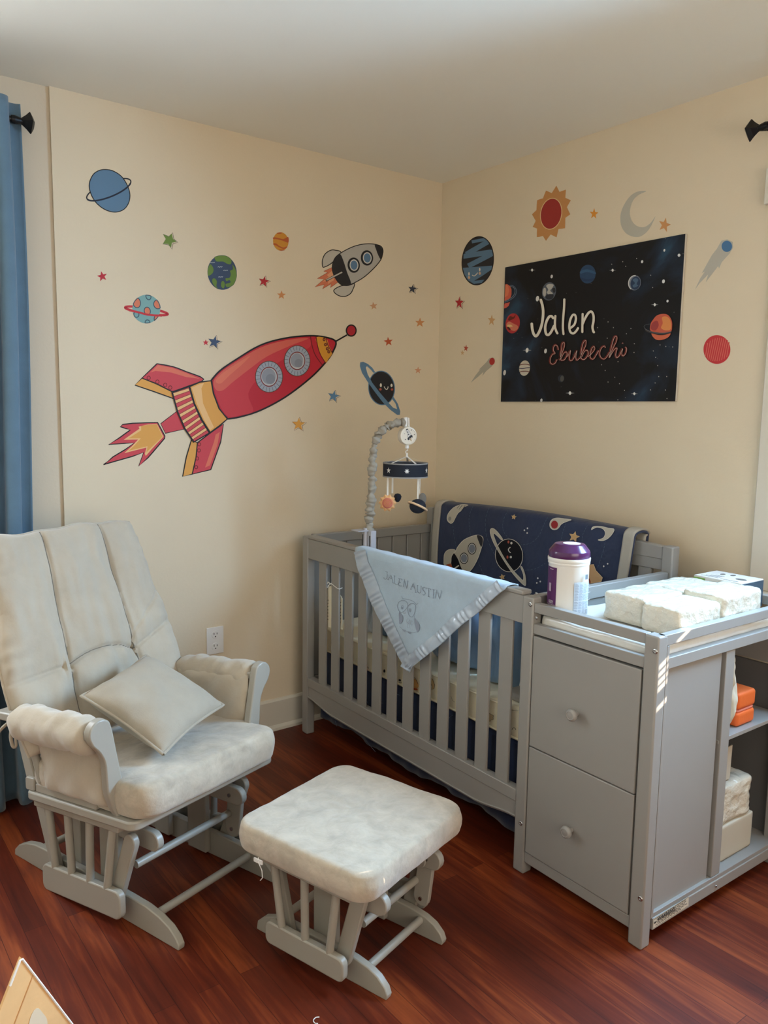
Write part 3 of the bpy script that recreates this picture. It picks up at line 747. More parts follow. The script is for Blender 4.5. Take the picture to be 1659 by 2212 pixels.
# ------------------------------------------------------------------ blue name blanket draped over the front rail
def name_blanket():
    Lp = [(765,1193),(772,1222),(800,1287),(827,1346),(850,1397),(872,1444),(881,1453)]
    Rp = [(1091,1272),(1030,1323),(1000,1346),(959,1386),(921,1419),(888,1441),(882,1453)]
    def resample(pts, t):
        d = [0]
        for a, b in zip(pts, pts[1:]): d.append(d[-1]+math.hypot(b[0]-a[0], b[1]-a[1]))
        x = t*d[-1]
        for i in range(len(pts)-1):
            if x <= d[i+1] or i == len(pts)-2:
                k = (x-d[i])/(d[i+1]-d[i]); return (pts[i][0]+(pts[i+1][0]-pts[i][0])*k, pts[i][1]+(pts[i+1][1]-pts[i][1])*k)
    def D(px, py):   # soft hanging folds, metres towards the room
        x, y = (px-765)/116.0, (py-1193)/260.0
        f = 0.0055*math.sin(5.2*(y-0.42*x)+0.6)*min(1, y*2.2) + 0.003*math.sin(11*(y-0.5*x)-1.0)*min(1, y*2)
        f += 0.0035*noise.noise(Vector((px/46.0, py/46.0, 3)))
        return 0.012 + f
    vn = Vector((cT, sT, 0))
    def P3(px, py, lift=0.0, base=Vector((0,0,0))):
        q = ray_plane(px, py, cw(0, -0.012, 0), vn)
        return q - vn*(D(px, py)-0.012+lift) - base
    def fr(a, b):
        l = resample(Lp, b); r = resample(Rp, b); px, py = l[0]+(r[0]-l[0])*a, l[1]+(r[1]-l[1])*a
        return px, py
    mb = MB()
    g = mb.grid(lambda a, b: P3(*fr(a, b)), 56, 46)
    # over the rail and down behind it
    N = 57
    prev = [g[i][0] for i in range(N)]
    for (v, z) in ((-0.004, 0.912), (0.010, 0.914), (0.030, 0.914), (0.046, 0.911), (0.049, 0.89), (0.050, 0.83)):
        row = []
        for i in range(N):
            q = g[i][0].co; d = q-Vector((FX, FY, 0)); u = -(-d.x*sT+d.y*cT)
            zz = z if i > 0 else z
            row.append(mb.bm.verts.new(cw(u+(0.0 if z > 0.9 else 0), v, zz + 0.0012*math.sin(i*0.9))))
        for i in range(N-1): mb.face([prev[i], prev[i+1], row[i+1], row[i]])
        prev = row
    FLE = mat('pale_blue_fleece', (176, 196, 212), 0.95, spec=0.1, sheen=0.5, noise_amt=0.04, noise_scale=30, bump=0.4, bump_scale=500)
    o = mb.obj('name_blanket', FLE, ang=80)
    md = o.modifiers.new('thickness', 'SOLIDIFY'); md.thickness = 0.003; md.offset = -1
    solo(o, 'pale blue fleece name blanket with owl draped as a triangle over the front crib rail', 'blanket')
    base = Vector(o.location)
    SA = mat('ice_blue_satin_trim', (180, 194, 210), 0.16, spec=0.9, sheen=0.2)
    for side, pts in ((1, Lp), (-1, Rp)):
        def tr(a, b, side=side, pts=pts):
            e = resample(pts, b*0.985); e2 = resample(pts, min(1, b*0.985+0.02)); e0 = resample(pts, max(0, b*0.985-0.02))
            dx, dy = e2[0]-e0[0], e2[1]-e0[1]; l = math.hypot(dx, dy); nx, ny = -dy/l, dx/l
            if side == 1: nx, ny = dy/l, -dx/l
            w_ = 26 if side == 1 else 25
            k = a*w_*min(1, 1.25-b*0.35)
            px, py = e[0]+nx*k, e[1]+ny*k
            rip = 0.0032*math.sin(b*115+3*math.sin(b*31)+a*2.5)*math.sin(PI*(0.12+0.88*a)) + 0.002*noise.noise(Vector((b*30, a*3, side)))
            return P3(px, py, 0.0028+0.0022*math.sin(PI*a)+rip, base)
        m2 = MB(); m2.grid(tr, 7, 170)
        m2.obj('satin_trim', SA, o, ang=80, label='shiny ice blue satin edging')
    # embroidered name and owl
    S = Sheet(lambda x, y, l: P3(x, y, l, base), (780, 1200, 7.541), base=0.0012, step=0.00003)
    T = (140, 152, 170)
    def sub(pts, n=4):
        out = []
        for a, b in zip(pts, pts[1:]):
            for k in range(n): out.append((a[0]+(b[0]-a[0])*k/n, a[1]+(b[1]-a[1])*k/n))
        return out+[pts[-1]]
    for st in ([(398,258),(440,272)], [(424,266),(432,320),(422,372),(400,388),(378,378),(376,355)],
               [(428,388),(460,400)], [(440,394),(492,318),(524,448)], [(472,366),(508,376)], [(512,444),(540,452)],
               [(535,328),(560,334)], [(548,332),(548,452),(570,468),(605,470),(606,448)],
               [(608,372),(626,376),(618,486)], [(626,376),(668,384),(674,402)], [(622,430),(652,436)], [(618,486),(655,498),(676,490)],
               [(692,512),(708,390),(748,540),(766,412)], [(700,392),(716,394)], [(758,410),(774,416)],
               [(800,546),(826,552)], [(812,546),(852,450),(890,592)], [(832,506),(874,516)], [(878,600),(902,606)],
               [(912,486),(934,490)], [(922,490),(915,570),(930,606),(958,612),(976,590),(980,500)], [(968,496),(992,500)],
               [(1050,532),(1030,512),(1008,520),(1002,545),(1018,572),(1044,592),(1050,622),(1032,644),(1010,636)],
               [(1062,540),(1064,526),(1140,548),(1138,564)], [(1104,538),(1108,668)], [(1094,664),(1122,670)],
               [(1166,552),(1194,558)], [(1180,556),(1184,694)], [(1170,690),(1196,696)],
               [(1208,700),(1230,562),(1280,718),(1300,574)], [(1222,562),(1240,566)], [(1290,572),(1308,576)]):
        S.line(sub(st), 8, T)
    G = (148, 158, 176)
    for c in (smooth_pts([(612,830),(625,765),(670,732),(720,735),(760,775),(765,830),(735,880),(690,920),(645,905)], 5), smooth_pts([(765,850),(790,800),(835,782),(880,800),(890,850),(880,930),(850,995),(810,985),(780,930)], 5)):
        S.line(c, 9, G, closed=True)
    S.line(ell(686,842,15,30,0,16), 6, G, closed=True); S.fill(ell(686,848,7,16,0,12), G); S.fill(ell(806,888,16,32,0,14), G)
    S.line(sub(smooth_pts([(670,655),(690,700),(760,712),(850,745),(905,795),(935,770)], 4, False), 1), 6, G)
    S.line(ell(724,930,20,14,10,12), 4, (160,166,172), closed=True)
    S.fill(smooth_pts([(642,920),(690,960),(710,1020),(695,1080),(660,1108),(650,1040)], 4), G)
    S.fill(smooth_pts([(888,1015),(940,1080),(970,1150),(960,1210),(935,1232),(905,1150)], 4), G)
    S.line(smooth_pts([(665,1150),(720,1200),(800,1240),(880,1252),(935,1236)], 5, False), 6, G)
    S.line(smooth_pts([(650,905),(655,980),(652,1060)], 4, False), 5, G); S.line(smooth_pts([(880,985),(885,1060),(905,1150)], 4, False), 5, G)
    for (x, y) in ((785,1060),(815,1080),(845,1095),(800,1140)): S.line(ell(x, y, 20, 34, 0, 14), 4, (160,168,184), closed=True)
    S.fill([(702,1186),(765,1210),(755,1238),(735,1230),(712,1205)], G); S.fill([(790,1225),(850,1242),(842,1275),(820,1266),(800,1248)], G)
    S.done('embroidery', 'grey embroidered lettering and owl', parent=o)
name_blanket()

# ------------------------------------------------------------------ cot mobile
def mobile():
    b0 = cw(0.424, 0.062, 0.880)
    t = thing('crib_mobile', 'grey crib mobile with ruffled arm, music box and star band, clamped to the front rail', 'mobile', b0)
    cwl = lambda u, v, z: cw(u, v, z)-b0
    PG = mat('mobile_grey_plastic', (178, 176, 180), 0.35)
    mb = MB()
    c0 = [cwl(0.392,0.046,0.885), cwl(0.456,0.046,0.878), cwl(0.456,0.072,0.878), cwl(0.392,0.072,0.885)]
    c1 = [cwl(0.392,0.046,0.975), cwl(0.456,0.046,0.975), cwl(0.456,0.072,0.975), cwl(0.392,0.072,0.975)]
    mb.hexa(c0+c1)
    mb.hexa([cwl(0.385,-0.004,0.972), cwl(0.440,-0.004,0.972), cwl(0.440,0.046,0.972), cwl(0.385,0.046,0.972), cwl(0.385,-0.004,0.977), cwl(0.440,-0.004,0.977), cwl(0.440,0.046,0.977), cwl(0.385,0.046,0.977)])
    cl = mb.obj('clamp', PG, t, bevel=0.003)
    mb = MB().tube([cwl(0.426,0.040,0.880), cwl(0.426,0.040,0.985)], 0.009, 12); mb.lathe([(0.0,-0.01),(0.016,-0.01),(0.016,0.01),(0,0.01)], cwl(0.426,0.036,0.888), 18, 'x')
    mb.obj('clamp_screw', PG, cl, ang=40)
    mb = MB()
    for u in (0.398, 0.446):
        mb.hexa([cwl(u,0.0445,0.905), cwl(u+0.005,0.0445,0.905), cwl(u+0.005,0.0462,0.905), cwl(u,0.0462,0.905), cwl(u,0.0445,0.955), cwl(u+0.005,0.0445,0.955), cwl(u+0.005,0.0462,0.955), cwl(u,0.0462,0.955)])
    mb.obj('slot', DARK, cl, smooth=False)
    # ruffled arm
    key = [(0.424,0.058,0.965),(0.430,0.056,1.02),(0.443,0.052,1.10),(0.449,0.052,1.18),(0.451,0.052,1.26),(0.455,0.060,1.325),(0.461,0.085,1.370),(0.466,0.120,1.393),(0.469,0.160,1.403),(0.470,0.190,1.405)]
    path = smooth_pts(key, 16, False); rad = []; pp = []
    for i, q in enumerate(path):
        s = i/len(path)
        r = 0.0138 + 0.0035*math.sin(s*150+3*math.sin(s*41)) + 0.0022*math.sin(s*263+1)
        if s > 0.75: r -= 0.0015
        if s < 0.3: r += 0.0025
        rad.append(r); p = cwl(*q)
        pp.append(p+Vector((0.0022*math.sin(s*97), 0.0022*math.sin(s*71+1), 0)))
    mb = MB().tube(pp, rad, 20)
    for v in mb.bm.verts: v.co += v.co.normalized()*0 + Vector((noise.noise(v.co*55), noise.noise(v.co*55+Vector((9,0,0))), noise.noise(v.co*55+Vector((0,9,0)))))*0.0042
    mb.obj('arm_sleeve', mat('grey_ruffle_cotton', (156,148,134), 0.9, bump=0.3, bump_scale=400), t, ang=85, label='gathered grey fabric sleeve')
    tip = cwl(0.470, 0.198, 1.405)
    mb = MB().tube([tip+Vector((0,0,0.020)), tip+Vector((0,0,-0.020))], 0.0085, 12)
    mb.tube([tip+Vector((0.006,-0.010,0.018)), tip+Vector((0.008,-0.012,-0.022))], 0.0035, 8)
    mb.obj('arm_tip', WHITEP, t)
    # music box, facing along the crib
    hu, hv = 0.492, 0.198
    mc = cwl(hu-0.012, hv, 1.352)
    mb = MB().lathe([(0.0,-0.018),(0.030,-0.018),(0.036,-0.012),(0.037,0.012),(0.035,0.017),(0.030,0.018),(0.0295,0.0165),(0,0.0165)], (0,0,0), 40)
    rot = Matrix.Translation(mc) @ Matrix.Rotation(R(-14), 4, 'Z') @ Matrix.Rotation(R(90), 4, 'X')
    box = mb.obj('music_box', mat('cream_plastic', (226,218,202), 0.35), t, ang=40, xf=rot)
    def mface(x, y, l): return rot @ Vector(((x-500)/500*0.037, (500-y)/500*0.037, 0.0166+l))
    S = Sheet(mface, (0,0,1.0), base=0.0002)
    S.line(ell(500,500,405,405,0,40), 10, (90,88,86), closed=True)
    bd = smooth_pts([(400,330),(350,260),(340,170),(390,140),(470,180),(560,300),(640,430),(560,540),(470,600),(420,470)], 4)
    S.both(bd, (214,210,204), 12, (60,58,58))
    S.fill(smooth_pts([(345,200),(350,150),(400,120),(450,150),(410,180)], 4), (36,36,40)); S.fill([(430,620),(640,440),(720,480),(740,600),(660,560),(640,660),(560,600),(560,700),(480,740),(440,700)], (44,44,48))
    S.fill([(560,650),(640,640),(690,800),(620,760)], (176,150,110))
    for (x, y, r) in ((440,300,34),(490,420,34)): S.fill(ell(x,y,r,r), (60,60,66))
    for (x, y, r) in ((650,190,45),(250,390,30),(830,430,40),(310,690,50)): S.fill(starp(x,y,r,8), (34,34,38))
    S.done('printed_rocket', 'small black printed rocket and stars', parent=box)
    hk = cwl(hu-0.010, hv, 1.352)
    mb = MB().lathe([(0.0,-0.052),(0.008,-0.050),(0.008,-0.040),(0.006,-0.036),(0,-0.034)], hk, 14)
    mb.tube(smooth_pts([tuple(hk+Vector((0.0,0,-0.052))),tuple(hk+Vector((0.003,-0.001,-0.058))),tuple(hk+Vector((-0.004,0.002,-0.062))),tuple(hk+Vector((-0.003,0.002,-0.070))),tuple(hk+Vector((0.003,-0.001,-0.072)))], 4, False), 0.0018, 6)
    mb.tube([hk+Vector((0,0,-0.068)), hk+Vector((0,0,-0.088))], 0.004, 8)
    mb.obj('hook', WHITEP, t)
    # star band
    hc = cwl(hu-0.018, hv, 1.216); hr, hh = 0.090, 0.029
    WW = mat('white_ribbon', (232,228,218), 0.7)
    NB = mat('dark_navy_felt', (26, 31, 44), 0.85)
    GB = mat('grey_binding', (150,148,146), 0.8)
    def ringband(r0, r1, z0, z1, m, name, parent):
        mb = MB(); n = 64; rr = []
        for (r, z) in ((r0,z0),(r1,z0),(r1,z1),(r0,z1)):
            rr.append([mb.bm.verts.new(hc+Vector((r*math.cos(2*PI*k/n), r*math.sin(2*PI*k/n), z))) for k in range(n)])
        for j in range(4):
            a, b = rr[j], rr[(j+1)%4]
            for k in range(n): mb.face([a[k], a[(k+1)%n], b[(k+1)%n], b[k]])
        return mb.obj(name, m, parent, ang=40)
    band = ringband(hr-0.003, hr, -hh+0.004, hh-0.004, NB, 'star_band', t)
    ringband(hr-0.004, hr+0.0012, hh-0.005, hh, GB, 'binding', band); ringband(hr-0.004, hr+0.0012, -hh, -hh+0.005, GB, 'binding', band)
    rot0 = math.atan2((CAMP-b0-hc).y, (CAMP-b0-hc).x)
    def bandmap(x, y, l):    # x in degrees round the band from the side facing the room
        a = rot0 + R(x); return hc+Vector(((hr+l)*math.cos(a), (hr+l)*math.sin(a), y/1000.0))
    S = Sheet(bandmap, (0,0,1.0), base=0.0006)
    sx = 1/1.6
    for (a, kind) in ((-47,5),(4,8),(68,5),(125,8),(-110,8),(180,5)):
        n = kind; r = 12.5 if n == 5 else 11.0
        pts = [(a+(r if k%2==0 else r*(0.42 if n == 5 else 0.45))*sx*math.sin(PI*k/n), (r if k%2==0 else r*(0.42 if n == 5 else 0.45))*math.cos(PI*k/n)) for k in range(2*n)]
        S.fill(pts, (226,224,220))
    S.done('felt_stars', 'white felt stars', parent=band)
    ap = hk+Vector((0,0,-0.082))
    for k in range(5):
        a = rot0 + R(30+72*k)
        e = hc+Vector(((hr-0.001)*math.cos(a), (hr-0.001)*math.sin(a), hh-0.003))
        side = Vector((-math.sin(a), math.cos(a), 0))*0.0032
        mb = MB(); mb.hexa([ap-side+Vector((0,0,-0.0006)), ap+side+Vector((0,0,-0.0006)), e+side*1.4+Vector((0,0,-0.0006)), e-side*1.4+Vector((0,0,-0.0006)), ap-side, ap+side, e+side*1.4, e-side*1.4])
        mb.obj('strap', WW, t, smooth=False)
    # toys
    Rh = Vector((0.797, -0.604, 0)); Fh = Vector((0.604, 0.797, 0))
    def ribbon(dx, dp, z0, z1, wd=0.0035):
        p = hc+Rh*dx+Fh*dp; mb = MB()
        q = [p-Rh*wd, p+Rh*wd, p+Rh*wd+Fh*0.0006, p-Rh*wd+Fh*0.0006]
        mb.hexa([Vector((v.x,v.y,z0-b0.z)) for v in q]+[Vector((v.x,v.y,z1-b0.z)) for v in q]); mb.obj('ribbon', WW, t, smooth=False)
    ribbon(-0.070, -0.040, 1.115, 1.19); ribbon(-0.050, 0.050, 1.115, 1.19); ribbon(0.050, -0.055, 1.105, 1.19, 0.003); ribbon(0.062, 0.050, 1.115, 1.19, 0.0022)
    FO = mat('pale_orange_felt', (232,178,124), 0.85); FP = mat('coral_felt', (206,116,98), 0.85)
    # sun
    c = hc+Rh*(-0.070)+Fh*(-0.042); c.z = 1.085-b0.z
    mb = MB(); n = 20; o1 = []
    def sp(k, s): 
        r = (0.036 if k%2==0 else 0.029)*s; a = 2*PI*k/n
        return r*math.cos(a), r*math.sin(a)
    rings = []
    for s, d in ((0.75,-0.008),(1.0,0.0),(0.75,0.008),(0.0,0.010)):
        if s == 0: break
        rings.append([mb.bm.verts.new(c+Rh*sp(k,s)[0]+Vector((0,0,sp(k,s)[1]))+Fh*d) for k in range(n)])
    for a, b in zip(rings, rings[1:]):
        for k in range(n): mb.face([a[k], a[(k+1)%n], b[(k+1)%n], b[k]])
    mb.face(rings[0]); mb.face(rings[-1])
    sun = mb.obj('sun_toy', FO, t, smooth=False, label='pale orange felt sun')
    mb = MB()
    mb.lathe([(0.0,0.006),(0.020,0.006),(0.021,0.010),(0.018,0.015),(0.010,0.018),(0,0.0185)], (0,0,0), 24)
    xf = Matrix((Rh, Vector((0,0,1)), -Fh)).transposed().to_4x4(); xf.translation = c
    mb.obj('centre', FP, sun, xf=xf, label='coral spiral centre')
    mb = MB(); mb.tube([(0.0165*(1-k/44)*math.cos(k*0.42), 0.0165*(1-k/44)*math.sin(k*0.42), 0.0165+0.0025*k/44) for k in range(44)], 0.0011, 5)
    mb.obj('stitching', mat('ochre_thread', (190,130,70), 0.8), sun, xf=xf)
    # ringed planet
    c = hc+Rh*0.050+Fh*(-0.055); c.z = 1.075-b0.z
    mb = MB().lathe([(0.0,-0.029)]+[(0.033*math.cos(R(a)), 0.029*math.sin(R(a))) for a in range(-75,90,15)]+[(0,0.029)], c, 24)
    pl = mb.obj('planet_toy', NB, t, ang=60, label='dark navy felt planet')
    mb = MB(); n = 32; ringpts = []
    tilt = Matrix.Rotation(R(24), 3, Fh) @ Matrix.Rotation(R(-12), 3, Rh)
    mb.tube([c+tilt @ Vector((0.039*math.cos(2*PI*k/n), 0.039*math.sin(2*PI*k/n), 0)) for k in range(n+1)], 0.0045, 8, cap=False)
    mb.obj('planet_ring', mat('peach_felt', (226,190,150), 0.85), pl, ang=60, label='peach felt ring')
    # two small toys behind
    c = hc+Rh*(-0.028)+Fh*0.050; c.z = 1.098-b0.z
    mb = MB().lathe([(0.0,-0.020),(0.006,-0.018),(0.013,-0.008),(0.016,0.004),(0.011,0.014),(0,0.017)], c, 18); mb.obj('rocket_toy', NB, t, ang=60, label='dark navy felt toy at the back')
    c = hc+Rh*0.074+Fh*0.050; c.z = 1.094-b0.z
    mb = MB().lathe([(0.0,-0.004),(0.012,-0.004),(0.016,0),(0.012,0.004),(0,0.004)], (0,0,0), 20); xf = Matrix((Rh, Vector((0,0,1)), -Fh)).transposed().to_4x4() @ Matrix.Scale(1.5, 4, (0,1,0)); xf.translation = c
    mb.obj('moon_toy', mat('grey_felt', (132,128,122), 0.9), t, xf=xf, ang=60, label='grey felt moon at the back')
mobile()

# ------------------------------------------------------------------ on the changing table
mb = MB(); slab(mb, LJ+0.004, LT-0.026, 0.033, 0.700, 0.801, 0.838, 0.012, 0.012, 0.002)
for v in mb.bm.verts:
    if v.co.z > 0.81: v.co.z += 0.004*noise.noise(v.co*14)
solo(mb.obj('changing_pad', PLAS, ang=60), 'white changing pad still in clear plastic wrap inside the top frame of the changing table', 'pad')

def canister():
    p = cw(1.419, 0.094, 0.842)
    t = thing('wipes_canister', 'tall white wipes canister with purple lid and purple label on the changing table', 'canister', p)
    W_ = mat('canister_white', (226,222,214), 0.3); PU = mat('purple_plastic', (76,30,80), 0.22, spec=0.6)
    K_ = 0.84
    mb = MB().lathe([(r, z*K_) for r, z in [(0,0),(0.056,0),(0.060,0.004),(0.060,0.185),(0.0605,0.187),(0.0622,0.190),(0.0622,0.194),(0.0612,0.196),(0.0630,0.199),(0.0635,0.210),(0.0625,0.212),(0,0.212)]], (0,0,0), 56); mb.obj('body', W_, t, ang=40)
    mb = MB().lathe([(r, z-0.034) for r, z in [(0,0.212),(0.0605,0.212),(0.0615,0.216),(0.0615,0.228),(0.0605,0.2315),(0.0595,0.2325),(0.046,0.2500),(0.044,0.2515),(0.042,0.2520),(0,0.252)]], (0,0,0), 56)
    lid = mb.obj('lid', PU, t, ang=18, label='purple plastic lid')
    mb = MB().lathe([(0,0.218),(0.026,0.218),(0.026,0.2188),(0,0.2188)], (0.004,-0.004,0), 30); st = mb.obj('lid_sticker', mat('ink_offwhite', (222,208,200), 0.5), lid)
    a0 = math.atan2((CAMP-p).y, (CAMP-p).x)
    def cyl(x, y, l): a = a0+R(x); return Vector(((0.0602+l)*math.cos(a), (0.0602+l)*math.sin(a), y*K_/1000.0))
    def patch(S, xa, xb, ya, yb, c):
        n = max(1, int(abs(xb-xa)/6))
        for k in range(n):
            x0, x1 = xa+(xb-xa)*k/n, xa+(xb-xa)*(k+1)/n
            kk = S.k; S.fill([(x0,ya),(x1,ya),(x1,yb),(x0,yb)], c); S.k = kk
        S.k += 1
    S = Sheet(cyl, (0,0,1.0), base=0.0002)
    patch(S, -130, -34, 8, 178, (84,36,88)); patch(S, -130, -35, 10, 44, (150,138,142))
    for k in range(8):
        for j in range(4): patch(S, -110+j*18, -97+j*18-(k%3)*2, 12+k*4.0, 13.4+k*4.0, (60,30,62))
    for k in range(3): patch(S, -62, -42, 48+k*4, 50+k*4, (190,180,186))
    patch(S, -60, -45, 170, 172, (214,190,200))
    patch(S, -62, -52, 90, 120, (170,150,168))
    patch(S, 17, 75, 12, 132, (196,208,218))
    for k in range(28):
        for j in range(4): patch(S, 18+j*13, 29+j*13-(k*7%5), 15+k*4.1, 16.6+k*4.1, (150,160,172))
    for k in (36, 66, 92): patch(S, 17, 75, k, k+1.2, (232,236,240))
    patch(S, 46, 56, 142, 160, (120,126,132))
    S.done('label', 'purple and white printed label', parent=t)
canister()

def soft_pack(name, u0, u1, v0, v1, z0, z1, label, cat, group=None, seed=0, m=None, amp=0.0045, rc=0.013):
    mb = MB(); cu, cv, cz = (u0+u1)/2, (v0+v1)/2, (z0+z1)/2; hu_, hv_, hz_ = (u1-u0)/2, (v1-v0)/2, (z1-z0)/2
    bm = mb.bm; bmesh.ops.create_cube(bm, size=2.0); bmesh.ops.subdivide_edges(bm, edges=bm.edges[:], cuts=17, use_grid_fill=True)
    off = Vector((seed*5.3, seed*2.1, seed))
    for v in bm.verts:
        q = v.co.copy(); P_ = Vector((q.x*hu_, q.y*hv_, q.z*hz_))
        inner = Vector((max(-hu_+rc, min(hu_-rc, P_.x)), max(-hv_+rc, min(hv_-rc, P_.y)), max(-hz_+rc, min(hz_-rc, P_.z))))
        d = P_-inner
        if d.length > 1e-6: P_ = inner + d.normalized()*min(rc, d.length*1.0)
        nz = noise.noise(Vector((P_.x*26, P_.y*26, P_.z*26))+off)*amp + noise.noise(Vector((P_.x*75, P_.y*40, P_.z*60))+off)*amp*0.45
        dirn = q.normalized()
        if q.z < -0.95: nz *= 0.15; 
        P_ += dirn*nz
        P_.z = max(P_.z, -hz_)
        v.co = cw(cu+P_.x, cv+P_.y, cz+P_.z)
    return solo(mb.obj(name, m or PLAS, ang=80), label, cat, group)
DP = mat('diaper_pack_plastic', (212,203,184), 0.18, spec=0.6, noise_amt=0.05, noise_scale=18, bump=0.5, bump_scale=45)
for _n in DP.node_tree.nodes:
    if _n.type == 'BUMP': _n.inputs['Distance'].default_value = 0.012; _n.inputs['Strength'].default_value = 0.6
soft_pack('diaper_pack', 1.512, 1.652, 0.145, 0.345, 0.842, 0.928, 'white plastic diaper pack at the front of the changing table, nearer the canister', 'diaper pack', seed=1, m=DP)
soft_pack('diaper_pack', 1.655, 1.779, 0.130, 0.335, 0.842, 0.922, 'white plastic diaper pack at the front corner of the changing table, nearest the drawer-side post', 'diaper pack', seed=2, m=DP)
soft_pack('diaper_pack', 1.500, 1.640, 0.352, 0.560, 0.842, 0.925, 'white plastic diaper pack at the rear of the changing table, nearer the crib', 'diaper pack', seed=3, m=DP)
pk = soft_pack('diaper_pack', 1.643, 1.778, 0.345, 0.560, 0.842, 0.935, 'white plastic diaper pack at the rear of the changing table, in front of the box', 'diaper pack', seed=4, m=DP)
# flat printed carton behind the packs
t = thing('product_box', 'flat white and teal printed carton behind the diaper packs on the changing table', 'box', cw(1.622, 0.640, 0.842), TH)
mb = MB().box((-0.066,-0.078,0), (0.066,0.085,0.090)); mb.obj('carton', mat('box_white', (208,200,190), 0.5), t, bevel=0.002)
mb = MB().box((-0.064,-0.0795,0.002), (0.064,-0.0783,0.086)); mb.obj('side_panel', mat('box_teal', (52,74,90), 0.5), t, smooth=False, label='teal end panel')
mb = MB().box((-0.0675,0.045,0.070), (-0.0662,0.085,0.084)); mb.obj('colour_strip', mat('box_green', (110,150,60), 0.5), t, smooth=False)
mb = MB()
for (x, y, a, b) in ((0.02,0.035,0.011,0.007),(0.03,0.005,0.012,0.007)): mb.prism(ell(x,y,a,b), lambda p,q: (p,q,0.0902), lambda p,q: (p,q,0.0908))
for k in range(4): mb.box((-0.05+k*0.012, 0.01, 0.0902), (-0.048+k*0.012, 0.07-k*0.01, 0.0907))
mb.box((-0.055,-0.06,0.0902),(-0.052,0.0,0.0907)); mb.prism(ell(-0.01,-0.045,0.012,0.018), lambda p,q: (p,q,0.0902), lambda p,q: (p,q,0.0908))
mb.obj('printed_marks', mat('ink_grey_brown', (96,88,80), 0.7), t, smooth=False)
# on the side shelves
def sponge(u0,u1,v0,v1,z0,z1,c): pass
OR = mat('orange_foam', (226,104,40), 0.6, bump=0.2, bump_scale=120)
OG = 'orange packages on the upper side shelf'
for (z0, z1, lb) in ((0.513, 0.558, 'orange foam block on the side shelf of the changing table, the lower of the two'), (0.566, 0.618, 'orange foam block on the side shelf of the changing table, the upper of the two')):
    mb = MB(); slab(mb, 1.66, 1.775, 0.470, 0.572, z0, z1, 0.012, 0.010); solo(mb.obj('foam_block', OR, ang=50), lb, 'foam block', OG)
mb = MB(); slab(mb, 1.664, 1.772, 0.474, 0.568, 0.5585, 0.5655, 0.01, 0.002); solo(mb.obj('pink_sheet', mat('pink_foam', (224,134,116), 0.6), ang=50), 'thin pink layer between the two orange foam blocks', 'foam sheet')
pouch('plastic_bag', 1.735, 0.422, 0.513, 0.080, 0.245, 0.085, PI/2, mat('milky_plastic_bag', (206,200,182), 0.35, spec=0.6), 'milky plastic bag standing on the upper side shelf, half hidden by the grey strip', 'bag', 8, group=None)
soft_pack('carton', 1.50, 1.772, 0.400, 0.615, 0.0885, 0.205, 'beige carton on the bottom shelf of the changing table', 'carton', seed=7, m=mat('beige_carton', (190,180,160), 0.7), amp=0.001, rc=0.006)
soft_pack('diaper_pack', 1.50, 1.770, 0.400, 0.600, 0.206, 0.330, 'white plastic diaper pack on the bottom side shelf, on top of the beige carton', 'diaper pack', seed=8, m=DP, amp=0.008)
mb = MB(); mb.prism([(0.405,0.334),(0.500,0.334),(0.503,0.442),(0.407,0.436)], lambda a,z: cw(1.745,a,z), lambda a,z: cw(1.748,a,z))
solo(mb.obj('leaflet', mat('leaflet_paper', (190,182,166), 0.8), smooth=False), 'printed leaflet standing on the diaper pack on the bottom side shelf', 'leaflet')

# ------------------------------------------------------------------ wall decals, left wall
INK = (30,27,27)
SG = 'star decals on the walls'
def decal(wall, zoom=(0,0,1.0)): return Sheet(wall, zoom)
Za = (0,150,3.686); Zr = (200,680,2.765); Zc = (420,480,3.072); Zd = (960,380,2.3734)
# blue ringed planet
S = decal(wallL, Za)
S.line(ell(866,957,188,58,-22,60), 10, (34,36,44), closed=True)
S.both(smooth_pts([(838,797),(900,808),(965,850),(1010,915),(1034,990),(1025,1060),(985,1115),(915,1136),(835,1115),(765,1060),(722,985),(711,910),(740,840),(785,806)],5), (96,128,156), 7, INK)
S.line(ell(866,957,188,58,-22,40,18,172), 13, (34,40,56))
S.done('planet_decal', 'blue planet wall decal with thin black ring, highest on the left wall', 'wall decal')
def star_decal(wall, cx, cy, r, rot, c, label, sx=1.0, outl=None, inner=0.42):
    S = decal(wall)
    if outl: 
        S.line([(x+1.4, y+0.8) for x, y in starp(cx, cy, r, rot, sx, 5, inner)], 1.1, outl, closed=True)
        S.fill(starp(cx, cy, r*0.88, rot, sx, 5, inner), c)
    else: S.fill(starp(cx, cy, r, rot, sx, 5, inner), c)
    S.done('star_decal', label, 'wall decal', SG)
S = decal(wallL, Za)
S.line([(1297,1310),(1345,1330),(1375,1300),(1384,1350),(1418,1377),(1378,1387),(1370,1432),(1345,1398),(1297,1390),(1322,1350)], 4, (84,80,66), closed=True)
S.fill([(1300,1313),(1345,1333),(1368,1306),(1378,1350),(1406,1371),(1368,1380),(1362,1418),(1340,1390),(1299,1388),(1322,1350)], (112,138,62))
S.done('star_decal', 'green star wall decal with dark outline, below and right of the blue ringed planet', 'wall decal', SG)
star_decal(wallL, 221, 597, 11.5, -12, (186,42,56), 'small red star decal on the left wall between curtain and spotted planet')
star_decal(wallL, 570, 608, 13.5, 12, (178,44,50), 'red outlined star decal right of the earth decal', outl=(70,40,36))
star_decal(wallL, 608, 637.5, 10, 2, (206,140,88), 'small pale orange star decal below the red star right of the earth')
star_decal(wallL, 463, 739, 16, 12, (68,84,112), 'navy star decal above the big red rocket, beside a tiny red star', outl=(40,40,44))
